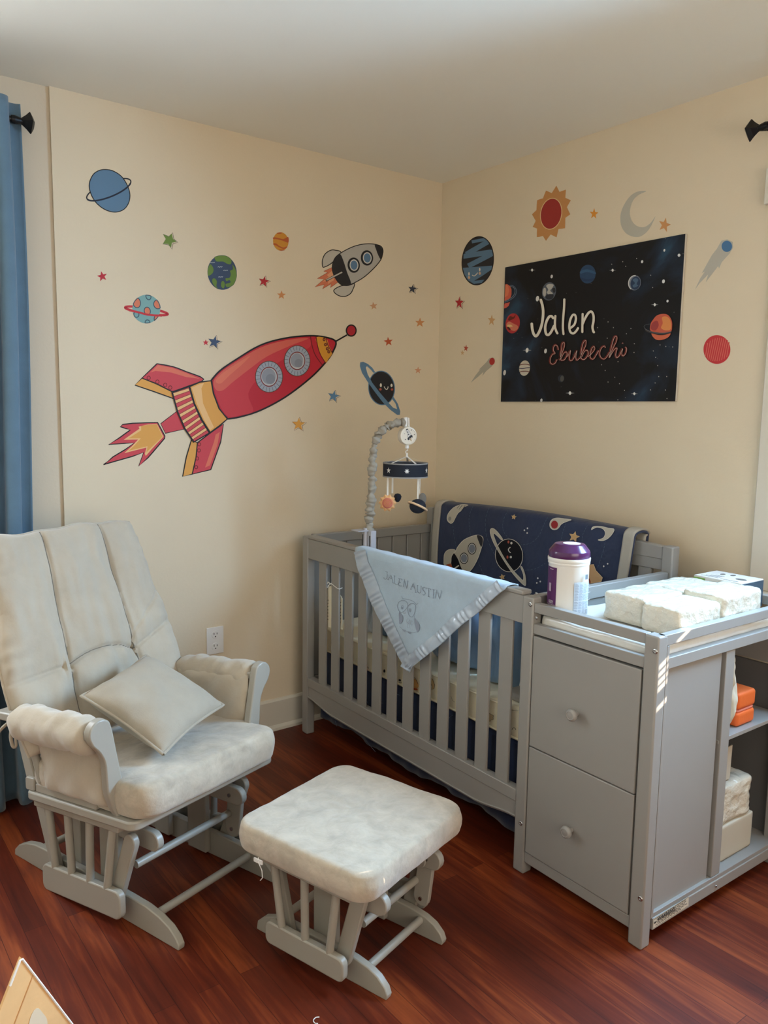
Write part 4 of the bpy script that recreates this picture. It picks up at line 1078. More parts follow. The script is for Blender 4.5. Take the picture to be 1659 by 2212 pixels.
star_decal(wallL, 444.5, 740, 7, 0, (196,50,60), 'tiny red star decal touching the navy star above the big rocket')
star_decal(wallL, 891, 624, 11, 8, (58,62,74), 'dark navy star decal near the room corner, right of the small grey rocket', outl=(46,46,50))
star_decal(wallL, 807, 661, 9, -8, (202,150,110), 'pale orange star decal below the small grey rocket')
star_decal(wallL, 907, 697, 11, 2, (204,140,88), 'pale orange star decal near the room corner, below the dark navy star')
star_decal(wallL, 839, 738, 10.5, -6, (188,88,52), 'dark orange star decal right of the big rocket antenna')
star_decal(wallL, 903, 800, 8, 2, (208,148,112), 'faint orange star decal near the room corner, above the mobile')
star_decal(wallL, 720.5, 856, 14.5, 12, (94,132,166), 'blue star decal below the nose of the big red rocket', outl=(64,64,66))
star_decal(wallL, 645, 916.5, 16.5, 4, (222,160,72), 'yellow-orange star decal under the big red rocket', outl=(110,60,40))
# earth
S = decal(wallL, Zc)
S.fill(ell(184,334,97,115,-6,40), (62,78,104))
GN = (106,136,62); OL = (70,84,84)
for b in ([(134,232),(170,221),(210,224),(240,243),(247,262),(240,280),(215,276),(190,262),(150,262),(138,250)],
          [(105,277),(122,295),(128,320),(118,342),(92,356),(89,320),(94,296)],
          [(252,280),(270,305),(279,335),(279,365),(265,405),(245,425),(215,432),(206,410),(238,400),(232,385),(212,392),(206,372),(232,368),(240,345),(236,322),(254,312)],
          [(118,378),(135,372),(150,392),(147,425),(160,444),(140,432),(120,405)],
          [(178,398),(190,388),(202,405),(200,430),(190,440),(176,425)]):
    S.both(smooth_pts(b, 3), GN, 2.5, OL)
for (x, y) in ((120,268),(170,297),(207,320),(174,363)): S.line([(x-15,y+2),(x-9,y-3),(x-3,y+3),(x+3,y-3),(x+9,y+2),(x+15,y-3)], 3, (206,212,214))
S.done('planet_decal', 'green and blue earth wall decal, upper middle of the left wall', 'wall decal')
S = decal(wallL, Zc)
S.fill(ell(573,128,51,62,-8,36), (206,142,54)); BR = (184,92,50)
S.fill(smooth_pts([(545,72),(575,68),(580,74),(560,78)],3), BR)
for b in ([(524,100),(555,104),(590,112),(622,98),(624,135),(600,128),(570,118),(540,112),(523,112)], [(524,140),(545,142),(560,155),(590,168),(615,160),(612,170),(590,178),(560,165),(540,154),(525,150)], [(560,182),(590,182),(598,186),(575,189)]): S.fill(smooth_pts(b,3), BR)
S.done('planet_decal', 'small orange striped planet wall decal between earth and the grey rocket', 'wall decal')
# spotted planet
S = decal(wallL, Za)
S.line(ell(1166,1922,172,22,9,50), 19, (196,52,60), closed=True)
S.fill(ell(1165,1908,111,114,0,44), (126,168,166))
NVK = (64,84,96); SP = (216,124,92)
def clip(pts, cx=1165, cy=1908, r=111): 
    o = []
    for x, y in pts:
        d = math.hypot(x-cx, y-cy)
        o.append((x, y) if d <= r else (cx+(x-cx)*r/d, cy+(y-cy)*r/d))
    return o
for (x, y, a, b, c) in ((1088,1856,30,42,SP),(1256,1870,32,36,SP),(1173,1924,24,32,SP),(1254,1990,26,36,SP),(1182,1806,20,28,(120,164,164)),(1086,1950,20,24,(120,164,164)),(1175,2018,20,24,(120,164,164))):
    p = clip(ell(x,y,a,b,-12,22)); S.fill(p, c); S.line(p, 7, NVK, closed=True)
S.line([(1030,1918),(1070,1926),(1120,1938),(1170,1952),(1230,1958),(1290,1960)], 16, (196,52,60))
S.done('planet_decal', 'teal planet wall decal with orange spots and a red ring', 'wall decal')
# dark smiling planet with blue ring
S = decal(wallL, Zc)
RB = (96,128,156)
S.both(ell(1242,1100,86,112,-6,44), (40,40,44), 6, RB)
ring = [(1100,930),(1098,955),(1112,1000),(1150,1060),(1200,1130),(1250,1195),(1300,1245),(1345,1278),(1363,1278),(1366,1255),(1350,1205),(1322,1160),(1310,1170),(1335,1205),(1345,1240),(1320,1232),(1290,1200),(1230,1130),(1180,1065),(1150,1010),(1137,965),(1145,955),(1170,978),(1188,1000),(1200,996),(1180,965),(1150,940),(1120,926)]
S.fill(ring, RB)
S.fill(ell(1237,1082,7,13,0,14), (226,220,206)); S.fill(ell(1308,1083,7,11,0,14), (226,220,206))
S.line(smooth_pts([(1259,1090),(1266,1104),(1276,1110),(1283,1102),(1285,1090)],4,False), 5, (226,220,206))
S.fill(ell(1234,1109,9,8,0,12), (176,84,64)); S.fill(ell(1311,1110,8,8,0,12), (176,84,64))
S.done('planet_decal', 'black smiling planet wall decal with tilted blue ring, above the mobile', 'wall decal')
# small grey rocket
S = decal(wallL, Zc)
for b in ([(972,202),(935,186),(905,186),(868,210),(850,250),(850,290),(862,298),(915,268)], [(975,422),(930,445),(928,465),(960,488),(1000,492),(1035,474),(1052,445),(1062,408),(1020,420)]):
    S.both(smooth_pts(b,4), (188,180,166), 6, INK)
S.both([(918,298),(858,326),(884,334),(816,374),(862,378),(800,430),(862,413),(850,442),(908,408),(902,434),(952,398),(940,350)], (210,120,86), 3, (150,74,50))
S.fill([(918,318),(880,350),(890,362),(850,395),(890,388),(885,410),(925,385)], (224,160,120))
S.both(smooth_pts([(966,208),(1010,182),(1060,160),(1110,147),(1160,143),(1205,148),(1238,160),(1251,185),(1248,215),(1236,250),(1205,290),(1160,335),(1110,375),(1040,412),(1000,420),(965,408),(935,370),(916,320),(918,275),(935,235)],4), (178,172,162), 6, INK)
S.fill(smooth_pts([(1197,150),(1230,158),(1249,185),(1246,215),(1236,246),(1218,215),(1205,180)],4), (44,43,45))
S.fill(smooth_pts([(966,210),(990,260),(1012,330),(1040,410),(1000,419),(965,406),(935,370),(917,320),(920,275),(937,236)],4), (44,43,45))
for (x, y) in ((1057,285),(1145,237)):
    S.fill(ell(x,y,41,51,-4,30), (36,36,38)); S.fill(ell(x+2,y,29,38,-4,26), (214,208,198)); S.fill(ell(x+2,y,23,31,-4,24), (94,126,156))
S.line([(872,388),(985,328)], 15, INK); S.line([(876,385),(981,331)], 9, (184,178,166))
S.done('rocket_decal', 'small grey rocket wall decal with two blue portholes near the room corner', 'wall decal')
# big red rocket
S = decal(wallL, Zr)
RD = (204,70,78); RD2 = (188,38,52); PK = (222,116,92); OR_ = (222,160,78); OR2 = (236,188,128)
K = 7
S.both([(388,643),(432,725),(430,738),(365,815),(330,855),(275,905),(305,822),(240,845),(65,895),(120,850),(195,805),(250,765),(190,768),(95,775),(160,735),(225,688),(200,680),(165,668),(180,655),(240,648),(320,645)], RD, K, INK)
S.fill([(385,652),(423,728),(355,800),(318,843),(312,830),(322,793),(190,826),(235,785),(272,745),(185,747),(230,715),(280,680),(275,668),(330,655)], OR2)
S.fill([(383,655),(418,728),(352,792),(322,822),(328,785),(215,812),(250,780),(288,738),(215,738),(290,690),(290,664),(330,658)], OR_)
S.both([(505,575),(552,682),(435,708),(407,650)], RD, 5, INK)
S.both(smooth_pts([(385,292),(480,310),(560,340),(665,385),(575,425),(482,458)],3,False)+[(470,457),(380,410),(295,378)], RD, K, INK)
S.fill([(390,300),(480,318),(560,348),(640,382),(560,372),(470,345),(375,335),(345,345)], PK)
S.both([(295,378),(380,412),(472,458),(482,500),(370,460),(253,420)], OR_, K, INK)
for (x, y) in ((335,377),(387,400),(434,419),(464,435)): S.line(ell(x,y,10,11,0,14), 4, (110,30,30), closed=True)
S.both([(782,652),(765,760),(706,925),(595,952),(615,860),(625,765),(700,708)], RD, K, INK)
S.fill([(760,700),(745,780),(700,900),(672,912),(700,830),(725,760),(735,715)], PK)
S.both([(590,748),(626,765),(618,850),(595,952),(538,966),(560,850)], OR_, K, INK)
for (x, y) in ((637,773),(635,810),(625,858),(619,910)): S.line(ell(x,y,9,10,0,14), 4, (110,30,30), closed=True)
S.line([(1450,160),(1520,120)], 9, INK); S.both(ell(1545,94,29,33,0,26), (178,40,50), 8, INK)
body = smooth_pts([(710,390),(760,335),(850,272),(1000,183),(1150,140),(1300,125),(1400,136),(1452,160),(1440,212),(1395,280),(1300,378),(1150,492),(1000,572),(880,610),(808,622)],5,False)+smooth_pts([(808,622),(755,560),(722,470),(710,390)],5,False)[1:-1]
S.both(body, RD2, 10, INK)
S.fill(smooth_pts([(722,400),(765,345),(850,285),(1000,197),(1150,153),(1290,140),(1290,200),(1150,260),(1010,360),(930,470),(960,575),(880,600),(812,608),(765,550),(735,470)],4), (200,58,66))
S.fill(smooth_pts([(722,400),(765,345),(850,285),(1000,197),(1150,153),(1290,140),(1180,185),(1040,250),(930,330),(840,400),(780,450),(740,450)],4), (212,98,82))
S.fill(smooth_pts([(735,395),(775,350),(850,298),(940,245),(900,290),(820,360),(765,410)],4), PK)
S.fill(smooth_pts([(1335,134),(1395,142),(1412,185),(1432,228),(1410,262),(1392,285),(1362,240),(1345,190)],3), (214,148,50))
S.line(smooth_pts([(1302,130),(1310,180),(1330,240),(1372,300)],5,False), 5, (110,28,32)); S.line(smooth_pts([(1335,132),(1345,190),(1362,240),(1392,288)],5,False), 5, (110,28,32)); S.line(smooth_pts([(1395,140),(1405,180),(1432,228)],4,False), 5, (110,28,32))
for (x, y) in ((1383,148),(1391,178),(1402,203),(1411,221)): S.fill(ell(x,y,9,10,0,14), (90,36,30)); S.fill(ell(x,y,4.5,5,0,10), (170,100,50))
for (x, y, a, b, c_, d) in ((1054,370,81,93,52,60),(1222,275,77,91,48,55)):
    S.both(ell(x,y,a,b,0,40), (158,164,176), 4, (90,60,40))
    for k in range(22):
        an = 2*PI*k/22+0.1
        S.line([(x+a*0.70*math.cos(an), y+b*0.70*math.sin(an)), (x+a*0.97*math.cos(an), y+b*0.97*math.sin(an))], 3, (104,108,118), lift=S.base+(S.k+1)*S.step)
    S.k += 2
    S.fill(ell(x,y,c_,d,0,34), (120,44,36)); S.fill(ell(x,y,c_-5,d-6,0,34), (186,186,188)); S.fill(ell(x-2,y-3,c_-11,d-13,0,30), (146,150,160)); S.fill(ell(x+8,y+14,c_-24,d-30,0,24), (132,136,146))
S.both([(580,430),(640,402),(708,394),(722,470),(756,560),(805,622),(756,665),(702,702),(655,630),(608,530)], OR_, 9, INK)
S.fill([(592,436),(640,414),(665,408),(650,440),(660,530),(700,620),(725,672),(702,690),(665,625),(622,528)], OR2)
S.both([(476,465),(576,430),(606,530),(645,620),(697,706),(605,760),(552,682),(508,580)], RD, 9, INK)
L0 = [(476,465),(508,580),(552,682),(605,760)]; R0 = [(572,436),(602,530),(640,618),(692,704)]
def lerp_poly(P_, t):
    t *= len(P_)-1; i = min(int(t), len(P_)-2); k = t-i; return (P_[i][0]+(P_[i+1][0]-P_[i][0])*k, P_[i][1]+(P_[i+1][1]-P_[i][1])*k)
for k in range(8):
    a, b = (k+0.08)/8, (k+0.55)/8
    q = [lerp_poly(L0,a), lerp_poly(R0,a), lerp_poly(R0,b), lerp_poly(L0,b)]
    S.both(q, OR2, 3, (120,44,36))
S.line([(476,465),(508,580),(552,682),(605,760)], 9, INK)
S.done('rocket_decal', 'big red and orange rocket wall decal with flames, in the middle of the left wall', 'wall decal')

# ------------------------------------------------------------------ wall decals, right wall
S = decal(wallR, Zd)
out = ell(171,435,80,124,6,48)
S.both(out, (42,42,46), 5, INK)
BL = (92,122,148)
def inell(p, cx=171, cy=435, rx=78, ry=121, ang=6):
    x, y = p[0]-cx, p[1]-cy; c_, s_ = math.cos(R(ang)), math.sin(R(ang)); X, Y = x*c_+y*s_, -x*s_+y*c_
    d = math.hypot(X/rx, Y/ry)
    if d <= 1: return p
    X /= d; Y /= d; return (cx+X*c_-Y*s_, cy+X*s_+Y*c_)
def zband(p, q, w_):
    dx, dy = q[0]-p[0], q[1]-p[1]; l = math.hypot(dx, dy); nx, ny = -dy/l*w_/2, dx/l*w_/2
    A = [(p[0]+dx*k/10+nx, p[1]+dy*k/10+ny) for k in range(11)]; B_ = [(p[0]+dx*k/10-nx, p[1]+dy*k/10-ny) for k in range(10,-1,-1)]
    return [inell(a) for a in A+B_]
S.fill([inell(a) for a in [(93,472),(165,466),(245,460),(243,482),(195,512),(152,538),(205,532),(192,556),(150,560),(115,545),(97,510)]], BL)
for p, q, w_ in (((140,338),(228,322),16),((236,330),(112,402),26),((96,412),(252,388),26),((250,396),(122,462),26)): S.fill(zband(p, q, w_), BL)
for (x, y) in ((126,502),(181,480)): S.fill(ell(x,y,4,9,0,12), (224,214,196)); S.fill(ell(x,y+19,6,8,0,12), (196,160,132))
S.line(smooth_pts([(142,508),(153,513),(165,503),(170,496)],4,False), 4, (224,214,196))
S.done('planet_decal', 'blue and black zigzag smiling planet wall decal beside the room corner', 'wall decal')
S = decal(wallR, Zd)
pts = [(574,50),(590,82),(623,70),(620,112),(648,125),(628,160),(645,197),(620,215),(618,268),(585,272),(575,315),(545,300),(521,333),(505,308),(474,314),(475,270),(452,262),(468,230),(449,197),(472,175),(475,125),(505,115),(521,75),(550,88)]
S.fill(smooth_pts(pts,2), (198,140,84)); S.fill(ell(547,194,56,82,10,40), (226,190,142)); S.fill(ell(547,194,52,78,10,40), (160,52,46))
S.done('sun_decal', 'orange spiky sun wall decal with red centre on the right wall', 'wall decal')
S = decal(wallR, Zd)
S.fill(smooth_pts([(1035,78),(985,82),(940,118),(906,185),(905,250),(930,293),(970,312),(1010,308),(1050,272),(1082,207),(1058,240),(1025,262),(990,258),(962,232),(950,185),(965,130),(995,98)],4), (186,180,164))
S.done('moon_decal', 'pale grey crescent moon wall decal above the name poster', 'wall decal')
S = decal(wallR, Zd)
S.fill([(1420,332),(1450,325),(1478,338),(1480,368),(1462,398),(1422,442),(1408,475),(1404,462),(1350,532),(1340,545),(1352,505),(1338,520),(1310,548),(1285,582),(1312,525),(1335,490),(1320,498),(1372,405),(1398,372)], (184,178,164)); S.fill(ell(1448,361,27,29,0,26), (74,116,156))
S.done('comet_decal', 'blue-headed comet wall decal with grey tail, right of the name poster', 'wall decal')
S = decal(wallR, Zd)
S.fill(ell(1397,890,69,74,0,40), (196,52,56))
for k in range(11):
    x = 1340+k*11; h = 70*math.sqrt(max(0,1-((x-1397)/69)**2))*0.86
    S.line([(x-h*0.28+8, 890+h), (x+h*0.28, 890-h)], 4, (214,108,92), lift=S.base+2*S.step)
S.done('planet_decal', 'red scribble-striped planet wall decal, lowest on the right side of the poster', 'wall decal')
S = decal(wallR, Zd)
S.fill([(230,935),(250,930),(258,950),(245,975),(215,1000),(195,1025),(200,1005),(170,1032),(135,1060),(160,1022),(185,990),(175,995),(215,955)], (176,168,150)); S.fill(ell(244,951,14,19,8,22), (176,52,46))
S.done('comet_decal', 'small red-headed comet wall decal, low between corner and name poster', 'wall decal')
star_decal(wallR, 992, 654, 15, 2, (180,40,48), 'red outlined star decal just right of the room corner', 0.70, (90,40,36))
star_decal(wallR, 1062, 692, 13, 4, (204,158,106), 'pale orange star decal between the zigzag planet and the name poster', 0.66)
star_decal(wallR, 999, 762, 6, 4, (206,166,120), 'tiny pale star decal partly behind the tiny red star near the corner', 0.75)
star_decal(wallR, 1006.5, 752, 8, 8, (176,74,52), 'tiny red star decal near the corner, above the small comet', 0.70)
star_decal(wallR, 1283, 462, 12.5, 4, (220,146,56), 'orange star decal between sun and crescent moon', 0.78)
star_decal(wallR, 1435.5, 486, 16.5, 14, (208,150,96), 'pale orange star decal just above the top right corner of the name poster', 0.84)

# ------------------------------------------------------------------ name poster
def poster():
    TH_ = 0.011
    f = lambda x, y, l: ray_plane(x, y, Vector((-TH_-l, 0, 0)), Vector((1, 0, 0)))
    c = [f(1093,578,0), f(1484,503,0), f(1456,867,0), f(1080,868,0)]
    y0 = (c[0].y+c[3].y)/2; y1 = (c[1].y+c[2].y)/2; zt = (c[0].z+c[1].z)/2; zb = (c[2].z+c[3].z)/2
    t = thing('name_poster', 'black starry space poster with a hand-lettered child name on the right wall', 'poster', (0, (y0+y1)/2, zb))
    base = Vector(t.location)
    mb = MB().box((-TH_, y1-base.y, 0), (-0.001, y0-base.y, zt-zb)); mb.obj('board', mat('poster_board_edge', (206,200,188), 0.6), t, smooth=False)
    # printed sky
    m = bpy.data.materials.new('poster_night_sky'); m.use_nodes = True; nt = m.node_tree; b = nt.nodes['Principled BSDF']; L = nt.links.new
    tc = nt.nodes.new('ShaderNodeTexCoord')
    n1 = nt.nodes.new('ShaderNodeTexNoise'); n1.inputs['Scale'].default_value = 3.2; n1.inputs['Detail'].default_value = 7; n1.inputs['Distortion'].default_value = 0.8
    L(tc.outputs['Object'], n1.inputs['Vector'])
    cr = nt.nodes.new('ShaderNodeValToRGB'); e = cr.color_ramp.elements
    e[0].position = 0.50; e[0].color = (*lin((22,21,22)), 1); e[1].position = 0.80; e[1].color = (*lin((52,88,112)), 1); k = e.new(0.64); k.color = (*lin((34,46,62)), 1)
    L(n1.outputs['Fac'], cr.inputs['Fac'])
    vo = nt.nodes.new('ShaderNodeTexVoronoi'); vo.inputs['Scale'].default_value = 42; L(tc.outputs['Object'], vo.inputs['Vector'])
    lt = nt.nodes.new('ShaderNodeMath'); lt.operation = 'LESS_THAN'; lt.inputs[1].default_value = 0.07; L(vo.outputs['Distance'], lt.inputs[0])
    wn = nt.nodes.new('ShaderNodeMath'); wn.operation = 'GREATER_THAN'; wn.inputs[1].default_value = 0.55
    sx = nt.nodes.new('ShaderNodeSeparateColor'); L(vo.outputs['Color'], sx.inputs[0]); L(sx.outputs[0], wn.inputs[0])
    ml = nt.nodes.new('ShaderNodeMath'); ml.operation = 'MULTIPLY'; L(lt.outputs[0], ml.inputs[0]); L(wn.outputs[0], ml.inputs[1])
    ml2 = nt.nodes.new('ShaderNodeMath'); ml2.operation = 'MULTIPLY'; ml2.inputs[1].default_value = 0.6; L(ml.outputs[0], ml2.inputs[0])
    mx = nt.nodes.new('ShaderNodeMix'); mx.data_type = 'RGBA'; mx.inputs[7].default_value = (*lin((150,150,150)), 1)
    L(ml2.outputs[0], mx.inputs[0]); L(cr.outputs['Color'], mx.inputs[6]); L(mx.outputs[2], b.inputs['Base Color']); b.inputs['Roughness'].default_value = 0.6; b.inputs['Specular IOR Level'].default_value = 0.25
    mb = MB().box((-TH_-0.0006, y1-base.y+0.0005, 0.0005), (-TH_, y0-base.y-0.0005, zt-zb-0.0005))
    mb.obj('printed_sky', m, t, smooth=False)
    S = Sheet(lambda x, y, l: f(x, y, l)-base, (1080,560,6.91), base=0.0009, step=0.00004)
    CRM = (226,218,200)
    # planets
    S.fill([(82,372),(110,372),(150,400),(172,450),(172,520),(158,572),(120,600),(68,622)], (206,96,72)); S.fill([(80,380),(100,378),(125,410),(135,470),(120,540),(70,570)], (218,120,84))
    S.fill([(68,660),(120,650),(150,640),(130,695),(95,725),(60,735)], (206,92,76))
    S.line(smooth_pts([(150,392),(190,395),(230,430),(245,480),(225,545),(170,595),(100,632),(66,645)],5,False), 12, (88,104,124)); S.line(smooth_pts([(152,406),(188,412),(215,440),(225,482),(206,535),(160,580),(100,615),(68,628)],5,False), 5, (150,160,170))
    S.fill(ell(190,957,106,150,8,40), (176,50,52)); S.fill(smooth_pts([(100,960),(140,930),(200,960),(260,990),(270,1030),(220,1070),(150,1050),(100,1010)],4), (206,120,92)); S.fill(smooth_pts([(120,900),(150,850),(200,860),(235,820),(215,880),(170,905),(140,915)],4), (98,38,28)); S.fill(smooth_pts([(110,985),(150,975),(190,1000),(150,1010),(125,1020)],4), (226,190,130)); S.fill(smooth_pts([(105,1020),(130,1010),(160,1045),(140,1060)],4), (84,30,26))
    S.fill(ell(732,480,104,138,10,40), (84,90,100)); 
    for b_ in ([(690,400),(730,370),(800,380),(780,430),(750,470),(790,510),(740,530),(700,500),(720,450)],[(650,440),(680,430),(690,500),(670,560),(640,520)]): S.fill(smooth_pts(b_,4), (176,172,164))
    S.fill(smooth_pts([(690,540),(740,520),(800,530),(780,590),(720,600),(680,575)],4), (40,44,52)); S.fill(smooth_pts([(780,440),(820,430),(828,480),(800,500)],4), (36,38,44))
    S.fill(ell(1310,222,118,140,6,40), (40,66,96)); S.fill(smooth_pts([(1200,180),(1300,150),(1420,190),(1420,220),(1300,190),(1210,215)],4), (52,86,118)); S.fill(smooth_pts([(1200,270),(1300,300),(1400,285),(1380,320),(1280,330),(1220,310)],4), (34,54,84))
    S.fill(ell(367,1625,80,115,8,36), (196,186,168))
    for (y, cc) in ((1575,(96,30,20)),(1625,(56,50,80)),(1680,(96,30,20))): S.line(smooth_pts([(292,y+8),(330,y-6),(400,y-8),(443,y+6)] if y != 1625 else [(288,1628),(340,1632),(400,1620),(445,1618)],4,False), 12, cc)
    S.fill(ell(912,1780,48,56,0,26), (40,46,54)); S.fill(ell(926,1782,28,46,8,20), (84,84,80))
    for (x, y, a, b_) in ((772,258,17,28),(560,588,24,42),(405,1358,22,36),(680,1370,20,36),(69,1693,20,40),(618,2105,17,26)): S.fill(ell(x,y,a,b_,10,16), (214,212,208))
    def glow(x, y, r, zs): 
        z0 = S.zoom; S.zoom = zs
        S.fill([(x-2.6*r,y),(x-r*0.4,y-r*0.35),(x,y-1.4*r),(x+r*0.4,y-r*0.35),(x+2.6*r,y),(x+r*0.4,y+r*0.35),(x,y+1.4*r),(x-r*0.4,y+r*0.35)], (150,150,150)); S.fill(ell(x,y,r*0.75,r,0,14), (228,226,220)); S.zoom = z0
    glow(480,162,20,(1080,560,6.91)); glow(1045,1998,26,(1080,560,6.91)); glow(405,1358,26,(1080,560,6.91))
    Z2 = (1280,490,5.673)
    for (x, y, r) in ((246,532,17),(762,954,18),(512,2045,17)): glow(x, y, r, Z2)
    S.zoom = Z2
    for (x, y, a, b_) in ((880,288,11,17),(1060,348,17,19),(607,427,14,19),(869,668,17,24),(919,910,13,17)): S.fill(ell(x,y,a,b_,12,14), (220,220,218))
    for (x, y) in ((190,1165),(62,1235),(256,1235),(470,1247),(415,1310),(512,1432),(508,1540),(745,1521),(898,1466),(982,1472),(827,1447),(773,1600),(799,1700),(811,1835),(909,1835),(110,1690),(273,1843),(330,1922),(392,2005),(310,2120),(893,2000),(912,2105),(710,1998),(767,1913),(180,1365),(235,458),(407,484),(540,388),(370,427),(712,593),(737,744),(312,1652),(155,1760),(190,1902)):
        S.fill(ell(x,y,5.5,6.5,0,8), (176,172,166))
    S.fill(ell(516,686,76,92,12,34), (120,126,134)); S.fill(ell(526,690,60,82,12,30), (40,58,84)); S.fill(smooth_pts([(490,650),(530,630),(560,650),(540,700),(560,720),(510,745),(490,720),(520,690)],4), (74,98,122)); S.line(ell(516,686,74,90,12,20,110,265), 12, (206,204,200))
    S.line(ell(800,1250,172,52,10,34,95,262), 5, (76,84,92))
    S.fill(smooth_pts([(740,1140),(790,1085),(870,1066),(930,1085),(970,1150),(975,1220),(960,1280),(870,1300),(780,1290),(708,1270),(712,1190)],5), (200,92,68)); S.fill(smooth_pts([(850,1110),(910,1100),(955,1150),(960,1250),(900,1270),(840,1240),(860,1180)],4), (222,140,78)); S.fill(smooth_pts([(730,1180),(790,1150),(810,1210),(770,1270),(715,1250)],4), (158,60,58))
    S.fill(smooth_pts([(722,1305),(800,1325),(880,1325),(955,1305),(930,1350),(870,1380),(800,1388),(750,1360)],4), (206,104,72))
    S.line(smooth_pts([(650,1262),(700,1288),(790,1305),(880,1308),(960,1292)],5,False), 22, (60,56,56)); S.line(smooth_pts([(640,1250),(700,1280),(790,1300),(880,1300),(970,1284)],5,False), 5, (104,104,108))
    # lettering
    S.zoom = (1120,640,6.381)
    J = [([(308,52),(330,130),(340,230),(325,370),(290,480),(245,548),(210,520),(190,450),(183,380)],36),
         ([(478,300),(455,275),(420,285),(385,350),(368,430),(378,510),(410,532),(450,490),(490,410)],34), ([(508,272),(502,360),(505,430),(520,480),(536,510)],30),
         ([(632,44),(628,160),(616,300),(612,430),(620,520)],30),
         ([(712,440),(770,390),(792,310),(778,258),(745,262),(712,330),(700,420),(715,490),(755,512),(795,480),(820,440)],30),
         ([(884,245),(882,340),(880,430),(880,492)],30), ([(884,380),(920,300),(965,230),(1005,212),(1032,260),(1034,340),(1020,420),(1030,480),(1040,495)],32)]
    for pts, wd in J:
        c_ = smooth_pts(pts, 7, False); S.fill(ell(c_[0][0]+4,c_[0][1]+3,wd*0.5,wd*0.5,0,14),(84,24,16)); S.line([(x+5,y+4) for x, y in c_], wd, (84,24,16))
    for pts, wd in J:
        c_ = smooth_pts(pts, 7, False); S.line(c_, wd, CRM)
        for q in (c_[0], c_[-1]): S.fill(ell(q[0],q[1],wd/2,wd/2,0,16), CRM)
    E_ = [[(545,740),(535,690),(505,670),(480,700),(478,750),(500,785),(465,800),(438,850),(432,905),(460,935),(500,920),(528,870)],
          [(560,880),(590,790),(625,700),(628,640),(600,650),(585,730),(572,830),(585,880),(630,870),(664,810),(655,765),(615,790),(580,860)],
          [(672,830),(712,745),(700,830),(705,880),(745,870),(800,745),(785,830),(800,880),(840,850)],
          [(838,860),(870,780),(920,680),(925,610),(895,625),(870,700),(855,800),(865,860),(910,865),(955,800),(945,745),(905,760),(868,830)],
          [(955,830),(1000,790),(1045,730),(1035,690),(1005,720),(985,790),(990,850),(1025,865),(1060,820),(1100,745)],
          [(1195,710),(1180,685),(1140,710),(1115,780),(1130,840),(1175,865),(1215,830),(1250,770)],
          [(1245,845),(1290,730),(1345,620),(1350,555),(1320,560),(1290,640),(1265,740),(1245,845),(1290,770),(1330,720),(1355,720),(1335,800),(1350,845),(1385,820)],
          [(1385,820),(1430,720),(1418,790),(1440,820),(1475,780),(1485,720),(1468,700)], [(1430,640),(1436,652)]]
    for pts in E_:
        c_ = smooth_pts(pts, 6, False); S.line(c_, 26, (112,42,34))
    for pts in E_:
        c_ = smooth_pts(pts, 6, False); S.line([(x+6,y+2) for x, y in c_], 4.5, (216,190,176))
    S.done('printed_lettering_and_planets', parent=t)
poster()

# ------------------------------------------------------------------ glider rocking chair and ottoman
def capsule(p, q, w_, n=8):     # 2D stadium outline from p to q
    dx, dy = q[0]-p[0], q[1]-p[1]; a = math.atan2(dy, dx); o = []
    for k in range(n+1): t = a+PI/2+PI*k/n; o.append((p[0]+w_/2*math.cos(t), p[1]+w_/2*math.sin(t)))
    for k in range(n+1): t = a-PI/2+PI*k/n; o.append((q[0]+w_/2*math.cos(t), q[1]+w_/2*math.sin(t)))
    return o
def rrect(x0, y0, x1, y1, r, n=6):
    o = []
    for cx, cy, a0 in ((x1-r,y1-r,0),(x0+r,y1-r,90),(x0+r,y0+r,180),(x1-r,y0+r,270)):
        for k in range(n+1): a = R(a0+90*k/n); o.append((cx+r*math.cos(a), cy+r*math.sin(a)))
    return o
def yz_plank(name, pts, x0, x1, parent, f=lambda x,y,z:(x,y,z), bevel=0.003, m=None, label=None):
    mb = MB().prism(pts, lambda y,z: f(x0,y,z), lambda y,z: f(x1,y,z)); return mb.obj(name, m or GREYC, parent, bevel=bevel, label=label)
def dowel(name, a, b, r, parent, f=lambda x,y,z:(x,y,z), m=None):
    mb = MB().tube([f(*a), f(*b)], r, 14); return mb.obj(name, m or GREYC, parent, ang=50)
